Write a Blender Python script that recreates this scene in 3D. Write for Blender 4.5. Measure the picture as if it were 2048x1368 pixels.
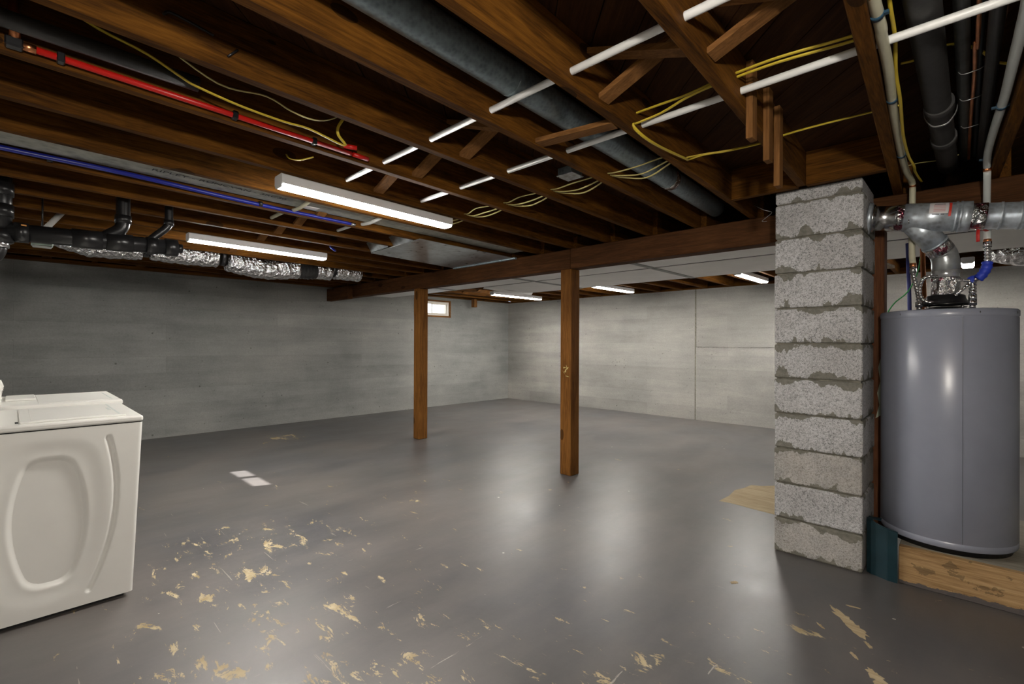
import bpy, bmesh, math, random
from mathutils import Vector, Matrix
random.seed(7)
for _o in list(bpy.data.objects): bpy.data.objects.remove(_o)
SC = bpy.context.scene
COL = SC.collection

# ------------------------------------------------------------------ camera
YAW, PITCH, ROLL = math.radians(43.827), math.radians(0.1426), math.radians(0.2408)
F = Vector((-math.sin(YAW)*math.cos(PITCH), math.cos(YAW)*math.cos(PITCH), math.sin(PITCH)))
R = Vector((math.cos(YAW), math.sin(YAW), 0)); U = R.cross(F)
R2 = R*math.cos(ROLL) + U*math.sin(ROLL); U2 = -R*math.sin(ROLL) + U*math.cos(ROLL)
cam = bpy.data.cameras.new('camera'); cam_o = bpy.data.objects.new('camera', cam); COL.objects.link(cam_o)
cam.sensor_width = 36; cam.lens = 957.99/2048*36; cam.clip_start = 0.02
mw = Matrix((R2, U2, -F)).transposed().to_4x4(); mw.translation = (0, 0, 1.2145); cam_o.matrix_world = mw
SC.camera = cam_o

# ------------------------------------------------------------------ world, sun, exposure
w = bpy.data.worlds.new('sky'); SC.world = w; w.use_nodes = True
bg = w.node_tree.nodes['Background']; bg.inputs[0].default_value = (0.80, 0.90, 1.0, 1); bg.inputs[1].default_value = 2.5
sun = bpy.data.lights.new('sun', 'SUN'); sun_o = bpy.data.objects.new('sun', sun); COL.objects.link(sun_o)
sun.energy = 8.0; sun.angle = math.radians(0.53); sun.color = (1.0, 0.97, 0.92)
SUN_DIR = Vector((0.37, 1.0, -0.949)).normalized()
sun_o.rotation_euler = SUN_DIR.to_track_quat('-Z', 'Y').to_euler(); sun_o.location = (-6, -3, 4)
VS = SC.view_settings
SC.display_settings.display_device = 'sRGB'
VS.view_transform = 'Standard'; VS.look = 'None'; VS.gamma = 1; VS.use_curve_mapping = False
VS.exposure = 1.7
try:
    SC.cycles.max_bounces = 6; SC.cycles.diffuse_bounces = 4; SC.cycles.glossy_bounces = 3; SC.cycles.transmission_bounces = 3
except Exception: pass
LENS_STRENGTH = 43.0
BULB_STRENGTH = 250.0

# ------------------------------------------------------------------ materials
def new_mat(name):
    m = bpy.data.materials.new(name); m.use_nodes = True
    nt = m.node_tree; b = nt.nodes['Principled BSDF']
    return m, nt, b
class N:
    def __init__(s, nt): s.nt = nt
    def n(s, t, **kw):
        x = s.nt.nodes.new(t)
        for k, v in kw.items():
            if k == 'op': x.operation = v
            else: setattr(x, k, v)
        return x
    def l(s, a, b): s.nt.links.new(a, b)
    def math(s, op, a, b=None, c=None, clamp=False):
        x = s.n('ShaderNodeMath', op=op); x.use_clamp = clamp
        for i, v in enumerate((a, b, c)):
            if v is None: continue
            if hasattr(v, 'is_linked') or isinstance(v, bpy.types.NodeSocket): s.l(v, x.inputs[i])
            else: x.inputs[i].default_value = v
        return x.outputs[0]
    def noise(s, vec, scale, detail=4, rough=.55, dist=0.0):
        x = s.n('ShaderNodeTexNoise'); x.inputs['Scale'].default_value = scale; x.inputs['Detail'].default_value = detail
        x.inputs['Roughness'].default_value = rough; x.inputs['Distortion'].default_value = dist
        s.l(vec, x.inputs['Vector']); return x.outputs['Fac']
    def mapping(s, vec, scale=(1, 1, 1), loc=(0, 0, 0), rot=(0, 0, 0)):
        x = s.n('ShaderNodeMapping'); x.inputs['Scale'].default_value = scale; x.inputs['Location'].default_value = loc
        x.inputs['Rotation'].default_value = rot; s.l(vec, x.inputs['Vector']); return x.outputs[0]
    def ramp(s, fac, stops):
        x = s.n('ShaderNodeValToRGB'); e = x.color_ramp.elements
        while len(e) > 1: e.remove(e[-1])
        e[0].position = stops[0][0]; e[0].color = tuple(stops[0][1]) + (1,)
        for pth, c in stops[1:]:
            q = e.new(pth); q.color = tuple(c) + (1,)
        s.l(fac, x.inputs[0]); return x.outputs[0]
    def mix(s, fac, a, b, blend='MIX'):
        x = s.n('ShaderNodeMix', data_type='RGBA', blend_type=blend)
        for sock, v in ((x.inputs[0], fac), (x.inputs[6], a), (x.inputs[7], b)):
            if isinstance(v, bpy.types.NodeSocket): s.l(v, sock)
            elif isinstance(v, (int, float)): sock.default_value = v
            else: sock.default_value = tuple(v) + (1,)
        return x.outputs[2]
    def bump(s, h, bsdf, strength=.3, dist=.01):
        x = s.n('ShaderNodeBump'); x.inputs['Strength'].default_value = strength; x.inputs['Distance'].default_value = dist
        s.l(h, x.inputs['Height']); s.l(x.outputs[0], bsdf.inputs['Normal'])
    def objvec(s, k=7.0):
        tc = s.n('ShaderNodeTexCoord'); oi = s.n('ShaderNodeObjectInfo')
        m = s.n('ShaderNodeVectorMath', op='ADD'); s.l(tc.outputs['Object'], m.inputs[0])
        sc = s.n('ShaderNodeVectorMath', op='SCALE'); sc.inputs[0].default_value = (k, k*1.7, k*.6)
        s.l(oi.outputs['Random'], sc.inputs['Scale']); s.l(sc.outputs[0], m.inputs[1]); return m.outputs[0]
    def pos(s): return s.n('ShaderNodeNewGeometry').outputs['Position']

def plain(name, col, rough=.5, metal=0.0, var=.12, spec=.5, bump=0.0, vscale=12):
    m, nt, b = new_mat(name); k = N(nt); v = k.objvec()
    f = k.noise(v, vscale, 4)
    c = k.ramp(f, [(.3, [x*(1-var) for x in col]), (.7, [min(1, x*(1+var)) for x in col])])
    k.l(c, b.inputs['Base Color']); b.inputs['Roughness'].default_value = rough; b.inputs['Metallic'].default_value = metal
    b.inputs['Specular IOR Level'].default_value = spec
    if bump: k.bump(k.noise(v, vscale*4, 3), b, bump, .004)
    return m

def wood(name, axis, dark, mid, light, rough=.6, knots=True, sc=1.0):
    m, nt, b = new_mat(name); k = N(nt); v = k.objvec()
    s = [9*sc, 9*sc, 9*sc]; s['xyz'.index(axis)] = .55*sc
    g = k.mapping(v, tuple(s))
    f1 = k.noise(g, 3.2, 6, .62, 1.2)
    f2 = k.noise(v, 2.3, 3)
    f = k.math('ADD', k.math('MULTIPLY', f1, .65), k.math('MULTIPLY', f2, .35))
    c = k.ramp(f, [(.34, dark), (.5, mid), (.66, light)])
    fine = k.noise(k.mapping(v, tuple(x*7 for x in s)), 3, 3)
    c = k.mix(.25, c, k.ramp(fine, [(.35, [x*.55 for x in dark]), (.65, light)]))
    if knots:
        s2 = [5, 5, 5]; s2['xyz'.index(axis)] = 2.2
        vo = k.n('ShaderNodeTexVoronoi'); vo.inputs['Scale'].default_value = 1; k.l(k.mapping(v, tuple(s2)), vo.inputs['Vector'])
        kn = k.math('LESS_THAN', vo.outputs['Distance'], .13)
        c = k.mix(k.math('MULTIPLY', kn, .7), c, [x*.35 for x in dark])
    k.l(c, b.inputs['Base Color']); b.inputs['Roughness'].default_value = rough+.15
    b.inputs['Specular IOR Level'].default_value = .12
    k.bump(f1, b, .25, .004); return m

def concrete(name, ax, c0, c1, c2):
    m, nt, b = new_mat(name); k = N(nt); p = k.pos()
    sep = k.n('ShaderNodeSeparateXYZ'); k.l(p, sep.inputs[0])
    cmb = k.n('ShaderNodeCombineXYZ'); k.l(sep.outputs[ax], cmb.inputs[0]); k.l(sep.outputs[2], cmb.inputs[1])
    br = k.n('ShaderNodeTexBrick'); k.l(cmb.outputs[0], br.inputs['Vector'])
    br.inputs['Scale'].default_value = 1; br.inputs['Brick Width'].default_value = 2.7; br.inputs['Row Height'].default_value = .205
    br.inputs['Mortar Size'].default_value = .0022; br.inputs['Mortar Smooth'].default_value = .6
    br.inputs['Color1'].default_value = (.88, .88, .88, 1); br.inputs['Color2'].default_value = (1.06, 1.06, 1.06, 1); br.inputs['Mortar'].default_value = (.80, .80, .80, 1)
    big = k.noise(p, .9, 6, .6); st = k.noise(k.mapping(p, (.8, .8, 5)), 1.4, 6, .6)
    f = k.math('ADD', k.math('MULTIPLY', big, .6), k.math('MULTIPLY', st, .4))
    c = k.ramp(f, [(.36, c0), (.5, c1), (.64, c2)])
    c = k.mix(.8, c, br.outputs['Color'], 'MULTIPLY')
    c = k.mix(.22, c, k.ramp(k.noise(p, 60, 4, .7), [(.3, (.2, .2, .2)), (.7, (1, 1, 1))]), 'MULTIPLY')
    vo = k.n('ShaderNodeTexVoronoi'); vo.inputs['Scale'].default_value = 4.3; k.l(p, vo.inputs['Vector'])
    pit = k.math('LESS_THAN', vo.outputs['Distance'], k.math('MULTIPLY', k.noise(p, 23, 2), .085))
    c = k.mix(k.math('MULTIPLY', pit, .6), c, (.05, .048, .04))
    vo2 = k.n('ShaderNodeTexVoronoi'); vo2.inputs['Scale'].default_value = 17; k.l(p, vo2.inputs['Vector'])
    pit2 = k.math('LESS_THAN', vo2.outputs['Distance'], k.math('MULTIPLY', k.math('SUBTRACT', k.noise(p, 3.1, 2), .42), .6))
    c = k.mix(k.math('MULTIPLY', pit2, .45), c, (.07, .066, .055))
    k.l(c, b.inputs['Base Color']); b.inputs['Roughness'].default_value = .75; b.inputs['Specular IOR Level'].default_value = .3
    h = k.math('ADD', k.math('MULTIPLY', br.outputs['Fac'], -.5), k.math('ADD', k.noise(p, 9, 7, .65), k.math('MULTIPLY', pit, -.5)))
    k.bump(h, b, .45, .008); return m

def floor_mat():
    m, nt, b = new_mat('painted_floor'); k = N(nt); p = k.pos()
    sep = k.n('ShaderNodeSeparateXYZ'); k.l(p, sep.inputs[0])
    base = k.ramp(k.noise(p, .8, 6, .6), [(.32, (.060, .064, .075)), (.48, (.092, .088, .087)), (.66, (.140, .123, .114))])
    base = k.mix(.35, base, k.ramp(k.noise(k.mapping(p, (1, .35, 1), rot=(0, 0, .5)), 3.2, 7, .65), [(.3, (.045, .044, .046)), (.7, (.175, .155, .142))]))
    # wear regions: distance to worn places
    reg = None
    for (cx, cy, rad, amp) in ((-2.3, .75, 1.3, .085), (-3.2, .85, .9, .08), (-1.5, .7, 1.0, .06), (-.42, 2.2, .7, .06), (-6.3, 2.4, .5, .15), (-1.2, 1.5, 1.2, .05), (-.7, 1.5, .7, .06), (-3.2, 1.8, 1.2, .05)):
        d = k.n('ShaderNodeVectorMath', op='DISTANCE'); k.l(p, d.inputs[0]); d.inputs[1].default_value = (cx, cy, 0)
        mr = k.n('ShaderNodeMapRange'); mr.interpolation_type = 'SMOOTHSTEP'
        k.l(d.outputs['Value'], mr.inputs[0]); mr.inputs[1].default_value = 0; mr.inputs[2].default_value = rad; mr.inputs[3].default_value = amp; mr.inputs[4].default_value = 0
        reg = mr.outputs[0] if reg is None else k.math('ADD', reg, mr.outputs[0])
    reg = k.math('MULTIPLY', reg, k.math('ADD', k.noise(p, 2.1, 3), .35))
    a1 = k.noise(k.mapping(p, (1.0, 2.4, 1), rot=(0, 0, .25)), 5.5, 11, .74, .5)
    chip = k.math('GREATER_THAN', k.math('ADD', a1, reg), .662)
    s1 = k.noise(k.mapping(p, (.7, 16, 1), rot=(0, 0, .55)), 3.0, 4, .6, .2)
    scr = k.math('GREATER_THAN', k.math('ADD', s1, k.math('MULTIPLY', reg, .5)), .735)
    s2 = k.noise(k.mapping(p, (13, .7, 1), rot=(0, 0, .2)), 2.6, 4, .6, .2)
    scr2 = k.math('GREATER_THAN', k.math('ADD', s2, k.math('MULTIPLY', reg, .5)), .745)
    chipc = k.ramp(k.noise(p, 14, 4), [(.3, (.30, .22, .10)), (.65, (.50, .41, .25))])
    c = k.mix(chip, base, chipc)
    c = k.mix(k.math('MULTIPLY', scr, .5), c, (.42, .38, .30)); c = k.mix(k.math('MULTIPLY', scr2, .55), c, (.50, .47, .40))
    vo = k.n('ShaderNodeTexVoronoi'); vo.inputs['Scale'].default_value = 5.5; k.l(p, vo.inputs['Vector'])
    dot = k.math('LESS_THAN', vo.outputs['Distance'], k.math('MULTIPLY', k.math('SUBTRACT', k.noise(p, 5, 2), .45), .22))
    c = k.mix(k.math('MULTIPLY', dot, .8), c, (.55, .52, .45))
    k.l(c, b.inputs['Base Color'])
    r = k.math('ADD', k.math('MULTIPLY', k.noise(p, 1.6, 5), .28), k.math('MULTIPLY', chip, .25))
    k.l(k.math('ADD', r, .25), b.inputs['Roughness']); b.inputs['Specular IOR Level'].default_value = .62
    h = k.math('ADD', k.noise(p, 2.5, 6, .6), k.math('MULTIPLY', chip, -.06))
    k.bump(h, b, .22, .012); return m

def block_mat(name='cinder_block', stain=0.0):
    m, nt, b = new_mat(name); k = N(nt)
    tc = k.n('ShaderNodeTexCoord'); v = k.objvec()
    sp = k.noise(v, 95, 3, .75); sp2 = k.noise(v, 240, 2, .6)
    c = k.ramp(k.math('ADD', k.math('MULTIPLY', sp, .5), k.math('MULTIPLY', sp2, .5)), [(.36, (.11, .11, .11)), (.44, (.38, .38, .38)), (.56, (.66, .66, .67))])
    c = k.mix(.35, c, k.ramp(k.noise(v, 4, 5), [(.35, (.45, .42, .38)), (.65, (1, 1, 1))]), 'MULTIPLY')
    if stain: c = k.mix(stain, c, k.ramp(k.noise(v, 6, 6, .65), [(.32, (.16, .14, .11)), (.6, (.42, .38, .31))]))
    sep = k.n('ShaderNodeSeparateXYZ'); k.l(tc.outputs['Object'], sep.inputs[0])
    z = sep.outputs[2]
    edge = k.math('MINIMUM', z, k.math('MULTIPLY', k.math('SUBTRACT', .194, z), 1.6))   # metres from the nearer bed joint
    ragged = k.math('MULTIPLY', k.math('SUBTRACT', k.noise(k.mapping(v, (1, 1, .4)), 7, 6, .6), .465), .40)
    sm = k.math('LESS_THAN', edge, ragged)
    mort = k.ramp(k.noise(v, 40, 4), [(.3, (.13, .125, .10)), (.7, (.22, .21, .17))])
    c = k.mix(k.math('MULTIPLY', sm, .9), c, mort)
    k.l(c, b.inputs['Base Color']); b.inputs['Roughness'].default_value = .9; b.inputs['Specular IOR Level'].default_value = .2
    k.bump(k.math('ADD', sp, k.math('MULTIPLY', sm, .5)), b, .7, .006); return m

def galv(name, col=(.62, .69, .75), rough=.36, spangle=14, metal=.62):
    m, nt, b = new_mat(name); k = N(nt); v = k.objvec()
    vo = k.n('ShaderNodeTexVoronoi'); vo.inputs['Scale'].default_value = spangle*3; k.l(v, vo.inputs['Vector'])
    f = k.math('ADD', k.math('MULTIPLY', k.noise(v, spangle, 6, .7), .75), k.math('MULTIPLY', vo.outputs['Distance'], .3))
    k.l(k.ramp(f, [(.35, [x*.62 for x in col]), (.55, col), (.75, [min(1, x*1.25) for x in col])]), b.inputs['Base Color'])
    b.inputs['Metallic'].default_value = metal
    k.l(k.math('ADD', k.math('MULTIPLY', f, .25), rough-.12), b.inputs['Roughness'])
    k.bump(k.noise(v, 5, 3), b, .12, .01); return m

def foil(name, red=False):
    m, nt, b = new_mat(name); k = N(nt); v = k.objvec()
    c = k.ramp(k.noise(v, 30, 5), [(.3, (.62, .62, .63)), (.7, (.9, .9, .9))])
    if red:
        rm = k.math('GREATER_THAN', k.noise(k.mapping(v, (1, 1, .6)), 22, 4, .6), .575)
        c = k.mix(k.math('MULTIPLY', rm, .85), c, (.30, .01, .06))
    k.l(c, b.inputs['Base Color']); b.inputs['Metallic'].default_value = 1; b.inputs['Roughness'].default_value = .24
    vo = k.n('ShaderNodeTexVoronoi'); vo.inputs['Scale'].default_value = 26; vo.feature = 'F1'; k.l(k.mapping(v, (1, 1, .45)), vo.inputs['Vector'])
    k.bump(k.math('ADD', vo.outputs['Distance'], k.noise(v, 45, 3)), b, .9, .022); return m

def emis(name, col, st):
    m, nt, b = new_mat(name); b.inputs['Base Color'].default_value = (.8, .8, .8, 1); b.inputs['Roughness'].default_value = .4
    b.inputs['Emission Color'].default_value = tuple(col) + (1,); b.inputs['Emission Strength'].default_value = st; return m

def glass():
    m, nt, b = new_mat('window_glass'); k = N(nt); out = nt.nodes['Material Output']
    t = k.n('ShaderNodeBsdfTransparent'); g = k.n('ShaderNodeBsdfGlossy'); g.inputs['Roughness'].default_value = .02
    mx = k.n('ShaderNodeMixShader'); mx.inputs[0].default_value = .06
    k.l(t.outputs[0], mx.inputs[1]); k.l(g.outputs[0], mx.inputs[2]); k.l(mx.outputs[0], out.inputs['Surface']); return m

DK, MD, LT = (.024, .0078, .0014), (.088, .033, .0036), (.195, .077, .009)
MW = {a: wood('joist_wood_'+a, a, DK, MD, LT) for a in 'xyz'}
MBR = {a: wood('brace_wood_'+a, a, (.095, .040, .012), (.20, .090, .027), (.29, .14, .046)) for a in 'xyz'}
MBEAM = wood('beam_wood', 'x', (.034, .0135, .005), (.074, .029, .0098), (.13, .054, .018))
MPOST = wood('post_wood', 'z', (.075, .027, .005), (.165, .066, .013), (.26, .113, .026))
MPLANK = wood('plank_wood', 'x', (.026, .010, .0035), (.055, .022, .007), (.09, .038, .012), knots=False)
MPALE = wood('pale_board_wood', 'x', (.22, .13, .06), (.42, .27, .13), (.55, .38, .20))
def painted_board():
    m = wood('platform_board_wood', 'x', (.20, .11, .045), (.42, .26, .12), (.55, .37, .19)); nt = m.node_tree; k = N(nt); b = nt.nodes['Principled BSDF']
    src = b.inputs['Base Color'].links[0].from_socket; p = k.pos(); sep = k.n('ShaderNodeSeparateXYZ'); k.l(p, sep.inputs[0])
    st = k.math('GREATER_THAN', k.noise(k.mapping(p, (1, 1, 1.6)), 9, 5, .6), .60)
    c = k.mix(k.math('MULTIPLY', st, .5), src, (.07, .055, .035))
    lim = k.math('ADD', k.math('MULTIPLY', k.noise(p, 14, 5, .6), .05), k.math('MULTIPLY', sep.outputs[0], .02))
    g = k.math('LESS_THAN', sep.outputs[2], lim)
    k.l(k.mix(k.math('MULTIPLY', g, .9), c, (.085, .085, .095)), b.inputs['Base Color']); return m
MBOARD = painted_board()
MPLY = wood('plywood', 'x', (.22, .20, .16), (.34, .31, .25), (.42, .38, .31), knots=False)
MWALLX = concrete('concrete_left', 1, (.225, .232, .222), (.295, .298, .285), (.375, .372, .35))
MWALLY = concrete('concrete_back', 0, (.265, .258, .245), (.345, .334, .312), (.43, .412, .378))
MFLOOR = floor_mat(); MBLOCK = block_mat(); MBLOCKS = block_mat('stained_cinder_block', .45)
MMORT = plain('mortar', (.17, .16, .13), .95, var=.35, bump=.8, vscale=30)
MGALV = galv('galvanised_steel'); MGALVD = galv('dull_galvanised_steel', (.27, .34, .37), .36, 22, .5)
MPAN = galv('sheet_metal', (.50, .54, .56), .30, 6, .8)
MDUCT = plain('white_duct_board', (.80, .80, .775), .45, var=.06, bump=.12, vscale=3)
MSEAM = plain('grey_seam_tape', (.30, .31, .30), .6)
MFOIL = foil('foil_wrap'); MTAPE = foil('printed_foil_tape', True)
MWHITE = plain('white_plastic', (.78, .79, .77), .35, var=.04); MBEIGE = plain('beige_plastic', (.62, .60, .44), .4, var=.08)
MGREYP = plain('pale_grey_plastic', (.62, .66, .64), .35, var=.05)
MBLACK = plain('black_plastic', (.012, .012, .013), .3, var=.2); MIRON = plain('cast_iron', (.028, .027, .026), .55, var=.35, bump=.3)
MRED = plain('red_plastic', (.55, .012, .008), .35, var=.08); MBLUE = plain('blue_plastic', (.006, .012, .22), .35, var=.08)
MBLUET = plain('blue_tape', (.02, .05, .50), .5, var=.2); MYEL = plain('yellow_cable', (.62, .46, .035), .45, var=.08)
MYELP = plain('pale_yellow_cable', (.60, .52, .20), .45, var=.08)
MCOP = plain('copper', (.75, .30, .13), .32, 1.0, var=.25); MCHROME = plain('chrome', (.70, .70, .71), .18, 1.0, var=.1)
MTANK = plain('grey_enamel', (.29, .31, .38), .27, var=.03, spec=.6); MTANKD = plain('dark_line', (.07, .075, .09), .4)
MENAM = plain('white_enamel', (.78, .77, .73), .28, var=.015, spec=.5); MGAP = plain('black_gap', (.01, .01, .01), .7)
MTEAL = plain('teal_paint', (.006, .030, .040), .35, var=.2); MHOUS = plain('light_housing', (.74, .75, .76), .4, var=.03)
MLENS = emis('lit_lens', (1.0, .955, .89), LENS_STRENGTH); MGLASS = glass()
MVINYL = plain('window_vinyl', (.80, .76, .68), .4, var=.03); MSTICK = plain('white_sticker', (.75, .72, .72), .5, var=.05)
MREDST = plain('red_sticker', (.65, .05, .03), .5); MINK = plain('black_ink', (.015, .015, .015), .6); MPINK = plain('pink_print', (.66, .35, .36), .5)
MWIRE = plain('steel_wire', (.45, .45, .45), .35, .9); MCLAMP = plain('blue_clamp', (.02, .06, .10), .35); MBARE = wood('bare_floor_patch', 'x', (.30, .22, .12), (.46, .36, .22), (.56, .46, .30), knots=False)
MGREEN = plain('green_wire', (.03, .35, .08), .45); MPAPER = plain('brown_paper', (.30, .24, .16), .85, var=.3, bump=.5)

# ------------------------------------------------------------------ mesh helpers
class MB:
    def __init__(s): s.v = []; s.f = []; s.sm = []
    def add(s, vs, fs, smooth=False):
        o = len(s.v); s.v += [tuple(x) for x in vs]; s.f += [tuple(i+o for i in f) for f in fs]; s.sm += [smooth]*len(fs); return s
    def hexa(s, c):   # 8 corners, bottom ring then top ring (ccw seen from above)
        return s.add(c, [(3, 2, 1, 0), (4, 5, 6, 7), (0, 1, 5, 4), (1, 2, 6, 5), (2, 3, 7, 6), (3, 0, 4, 7)])
    def box(s, x0, x1, y0, y1, z0, z1, bev=0.0):
        if bev <= 0:
            return s.hexa([(x0, y0, z0), (x1, y0, z0), (x1, y1, z0), (x0, y1, z0), (x0, y0, z1), (x1, y0, z1), (x1, y1, z1), (x0, y1, z1)])
        bm = bmesh.new(); bmesh.ops.create_cube(bm, size=1)
        for q in bm.verts: q.co = Vector(((x0+x1)/2+q.co.x*(x1-x0), (y0+y1)/2+q.co.y*(y1-y0), (z0+z1)/2+q.co.z*(z1-z0)))
        bmesh.ops.bevel(bm, geom=list(bm.edges), offset=bev, segments=2 if bev > .006 else 1, affect='EDGES', profile=.5)
        bm.verts.index_update(); s.add([q.co[:] for q in bm.verts], [[q.index for q in f.verts] for f in bm.faces], False); bm.free(); return s
    def bar(s, a, b, w, h, up=(0, 0, 1)):   # board from a to b, w across, h along up
        a = Vector(a); b = Vector(b); t = (b-a).normalized(); n = t.cross(Vector(up)).normalized()*w/2; u = n.cross(t).normalized()*h/2
        return s.hexa([a-n-u, a+n-u, b+n-u, b-n-u, a-n+u, a+n+u, b+n+u, b-n+u])
    def tube(s, path, r, seg=12, step=None, smooth=True, caps=True, flat=1.0, spline=True):
        P = [Vector(q) for q in path]
        if spline and len(P) > 2:
            out = []
            for i in range(len(P)-1):
                p0 = P[max(i-1, 0)]; p1 = P[i]; p2 = P[i+1]; p3 = P[min(i+2, len(P)-1)]
                n = max(4, int((p2-p1).length/(step or .03)))
                n = min(n, 200)
                for j in range(n):
                    t = j/n
                    out.append(.5*((2*p1)+(-p0+p2)*t+(2*p0-5*p1+4*p2-p3)*t*t+(-p0+3*p1-3*p2+p3)*t**3))
            out.append(P[-1]); P = out
        elif step and len(P) == 2:
            n = max(1, int((P[1]-P[0]).length/step)); P = [P[0].lerp(P[1], j/n) for j in range(n+1)]
        T = [(P[min(i+1, len(P)-1)]-P[max(i-1, 0)]).normalized() for i in range(len(P))]
        up = Vector((0, 0, 1)) if abs(T[0].z) < .9 else Vector((0, 1, 0))
        nrm = (up - T[0]*up.dot(T[0])).normalized()
        vs = []; L = 0
        for i, q in enumerate(P):
            if i: L += (q-P[i-1]).length; nrm = (nrm - T[i]*nrm.dot(T[i])).normalized()
            bn = T[i].cross(nrm); rr = r(L, i, len(P)) if callable(r) else r
            for j in range(seg):
                a = 2*math.pi*j/seg
                vs.append(q + nrm*math.cos(a)*rr*flat + bn*math.sin(a)*rr)
        fs = [(i*seg+j, i*seg+(j+1) % seg, (i+1)*seg+(j+1) % seg, (i+1)*seg+j) for i in range(len(P)-1) for j in range(seg)]
        s.add(vs, fs, smooth)
        if caps:
            o = len(s.v)-len(vs); n = len(P)
            s.f += [tuple(o+j for j in reversed(range(seg))), tuple(o+(n-1)*seg+j for j in range(seg))]; s.sm += [False, False]
        return s
    def lathe(s, prof, c=(0, 0, 0), seg=48, axis='z', smooth=True):   # prof: (r, h)
        vs = []
        for r, h in prof:
            for j in range(seg):
                a = 2*math.pi*j/seg; x, y = r*math.cos(a), r*math.sin(a)
                vs.append((c[0]+x, c[1]+y, c[2]+h) if axis == 'z' else (c[0]+h, c[1]+x, c[2]+y))
        fs = [(i*seg+j, i*seg+(j+1) % seg, (i+1)*seg+(j+1) % seg, (i+1)*seg+j) for i in range(len(prof)-1) for j in range(seg)]
        return s.add(vs, fs, smooth)
    def prism_y(s, prof, y0, y1, smooth=False, caps=True):   # closed profile of (x, z), extruded along y
        n = len(prof); vs = [(x, y0, z) for x, z in prof]+[(x, y1, z) for x, z in prof]
        s.add(vs, [(i, (i+1) % n, n+(i+1) % n, n+i) for i in range(n)], smooth)
        if caps: s.f += [tuple(len(s.v)-2*n+i for i in reversed(range(n))), tuple(len(s.v)-n+i for i in range(n))]; s.sm += [False, False]
        return s
    def prism_x(s, prof, x0, x1, smooth=False):   # closed profile of (y, z), extruded along x
        n = len(prof); vs = [(x0, y, z) for y, z in prof]+[(x1, y, z) for y, z in prof]
        s.add(vs, [(i, (i+1) % n, n+(i+1) % n, n+i) for i in range(n)], smooth)
        s.f += [tuple(len(s.v)-2*n+i for i in reversed(range(n))), tuple(len(s.v)-n+i for i in range(n))]; s.sm += [False, False]
        return s
    def slab(s, poly, z0, z1):   # polygon (x, y) between two heights
        n = len(poly); vs = [(x, y, z0) for x, y in poly]+[(x, y, z1) for x, y in poly]
        s.add(vs, [(i, (i+1) % n, n+(i+1) % n, n+i) for i in range(n)])
        s.f += [tuple(len(s.v)-2*n+i for i in reversed(range(n))), tuple(len(s.v)-n+i for i in range(n))]; s.sm += [False, False]
        return s
    def shear(s, k, i0=0, axis=0):   # x += k*y : follow the joists' slight skew
        s.v[i0:] = [(x+k*y, y, z) for x, y, z in s.v[i0:]]; return s
    def build(s, name, mat, parent=None, origin=None):
        xs, ys, zs = zip(*s.v)
        o = Vector(origin) if origin is not None else Vector(((min(xs)+max(xs))/2, (min(ys)+max(ys))/2, min(zs)))
        me = bpy.data.meshes.new(name); me.from_pydata([(x-o.x, y-o.y, z-o.z) for x, y, z in s.v], [], s.f)
        me.polygons.foreach_set('use_smooth', s.sm); me.update()
        bm = bmesh.new(); bm.from_mesh(me); bmesh.ops.recalc_face_normals(bm, faces=bm.faces); bm.to_mesh(me); bm.free()
        me.materials.append(mat)
        ob = bpy.data.objects.new(name, me); COL.objects.link(ob)
        if parent is not None:
            ob.parent = parent; ob.location = o - wloc(parent)
        else: ob.location = o
        return ob
def wloc(o):
    l = Vector((0, 0, 0))
    while o is not None: l += o.location; o = o.parent
    return l
def place(me_obj, name, loc, parent):
    c = me_obj.copy(); c.name = name; COL.objects.link(c); c.parent = parent; c.location = Vector(loc)-wloc(parent); return c
def tag(o, label=None, cat=None, group=None, kind=None):
    if label: o['label'] = label
    if cat: o['category'] = cat
    if group: o['group'] = group
    if kind: o['kind'] = kind
    return o
def thing(name, loc, label, cat, group=None):
    o = bpy.data.objects.new(name, None); COL.objects.link(o); o.location = loc; o.empty_display_size = .1
    return tag(o, label, cat, group)

# ------------------------------------------------------------------ dimensions
XL, XR, YF, YB = -7.395, 2.6, -.45, 7.58
ZW, ZJ, ZS = 2.09, 2.085, 2.268        # wall top, joist underside, subfloor underside
SK = -.045                              # joists of the near half run slightly askew
YBM0, YBM1, ZB0, ZB1 = 3.531, 3.665, 1.8985, 2.08
def JX(k, y=0): return -.171 - .392*k + SK*y      # -x edge of joist k
JT = .042

# ------------------------------------------------------------------ setting
fl = tag(MB().box(XL-.3, XR+.3, YF-.3, YB+.3, -.12, 0).build('floor', MFLOOR), kind='structure')
bare = [(-1.41, 3.79), (-1.33, 3.80), (-1.26, 3.795), (-1.16, 3.78), (-1.0, 3.765), (-.96, 4.05), (-.98, 4.4), (-1.02, 4.53), (-1.13, 4.50), (-1.22, 4.53), (-1.30, 4.44), (-1.37, 4.41), (-1.385, 4.28), (-1.42, 4.16), (-1.40, 3.98)]
MB().slab(bare, .0002, .0012).build('bare_patch', MBARE, fl)
CHIPZ = [.0008]
def chip(pts):
    CHIPZ[0] += .00006; MB().slab(pts, -.001, CHIPZ[0]).build('paint_chip', MBARE, fl)
def flake(cx, cy, L, W, ang, seed):
    rnd = random.Random(seed); n = 26; pts = []
    for i in range(n):
        a = 2*math.pi*i/n; r = rnd.uniform(.6, 1.15)
        x, y = L/2*math.cos(a)*r, W/2*math.sin(a)*r
        pts.append((cx+x*math.cos(ang)-y*math.sin(ang), cy+x*math.sin(ang)+y*math.cos(ang)))
    chip(pts)
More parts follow.
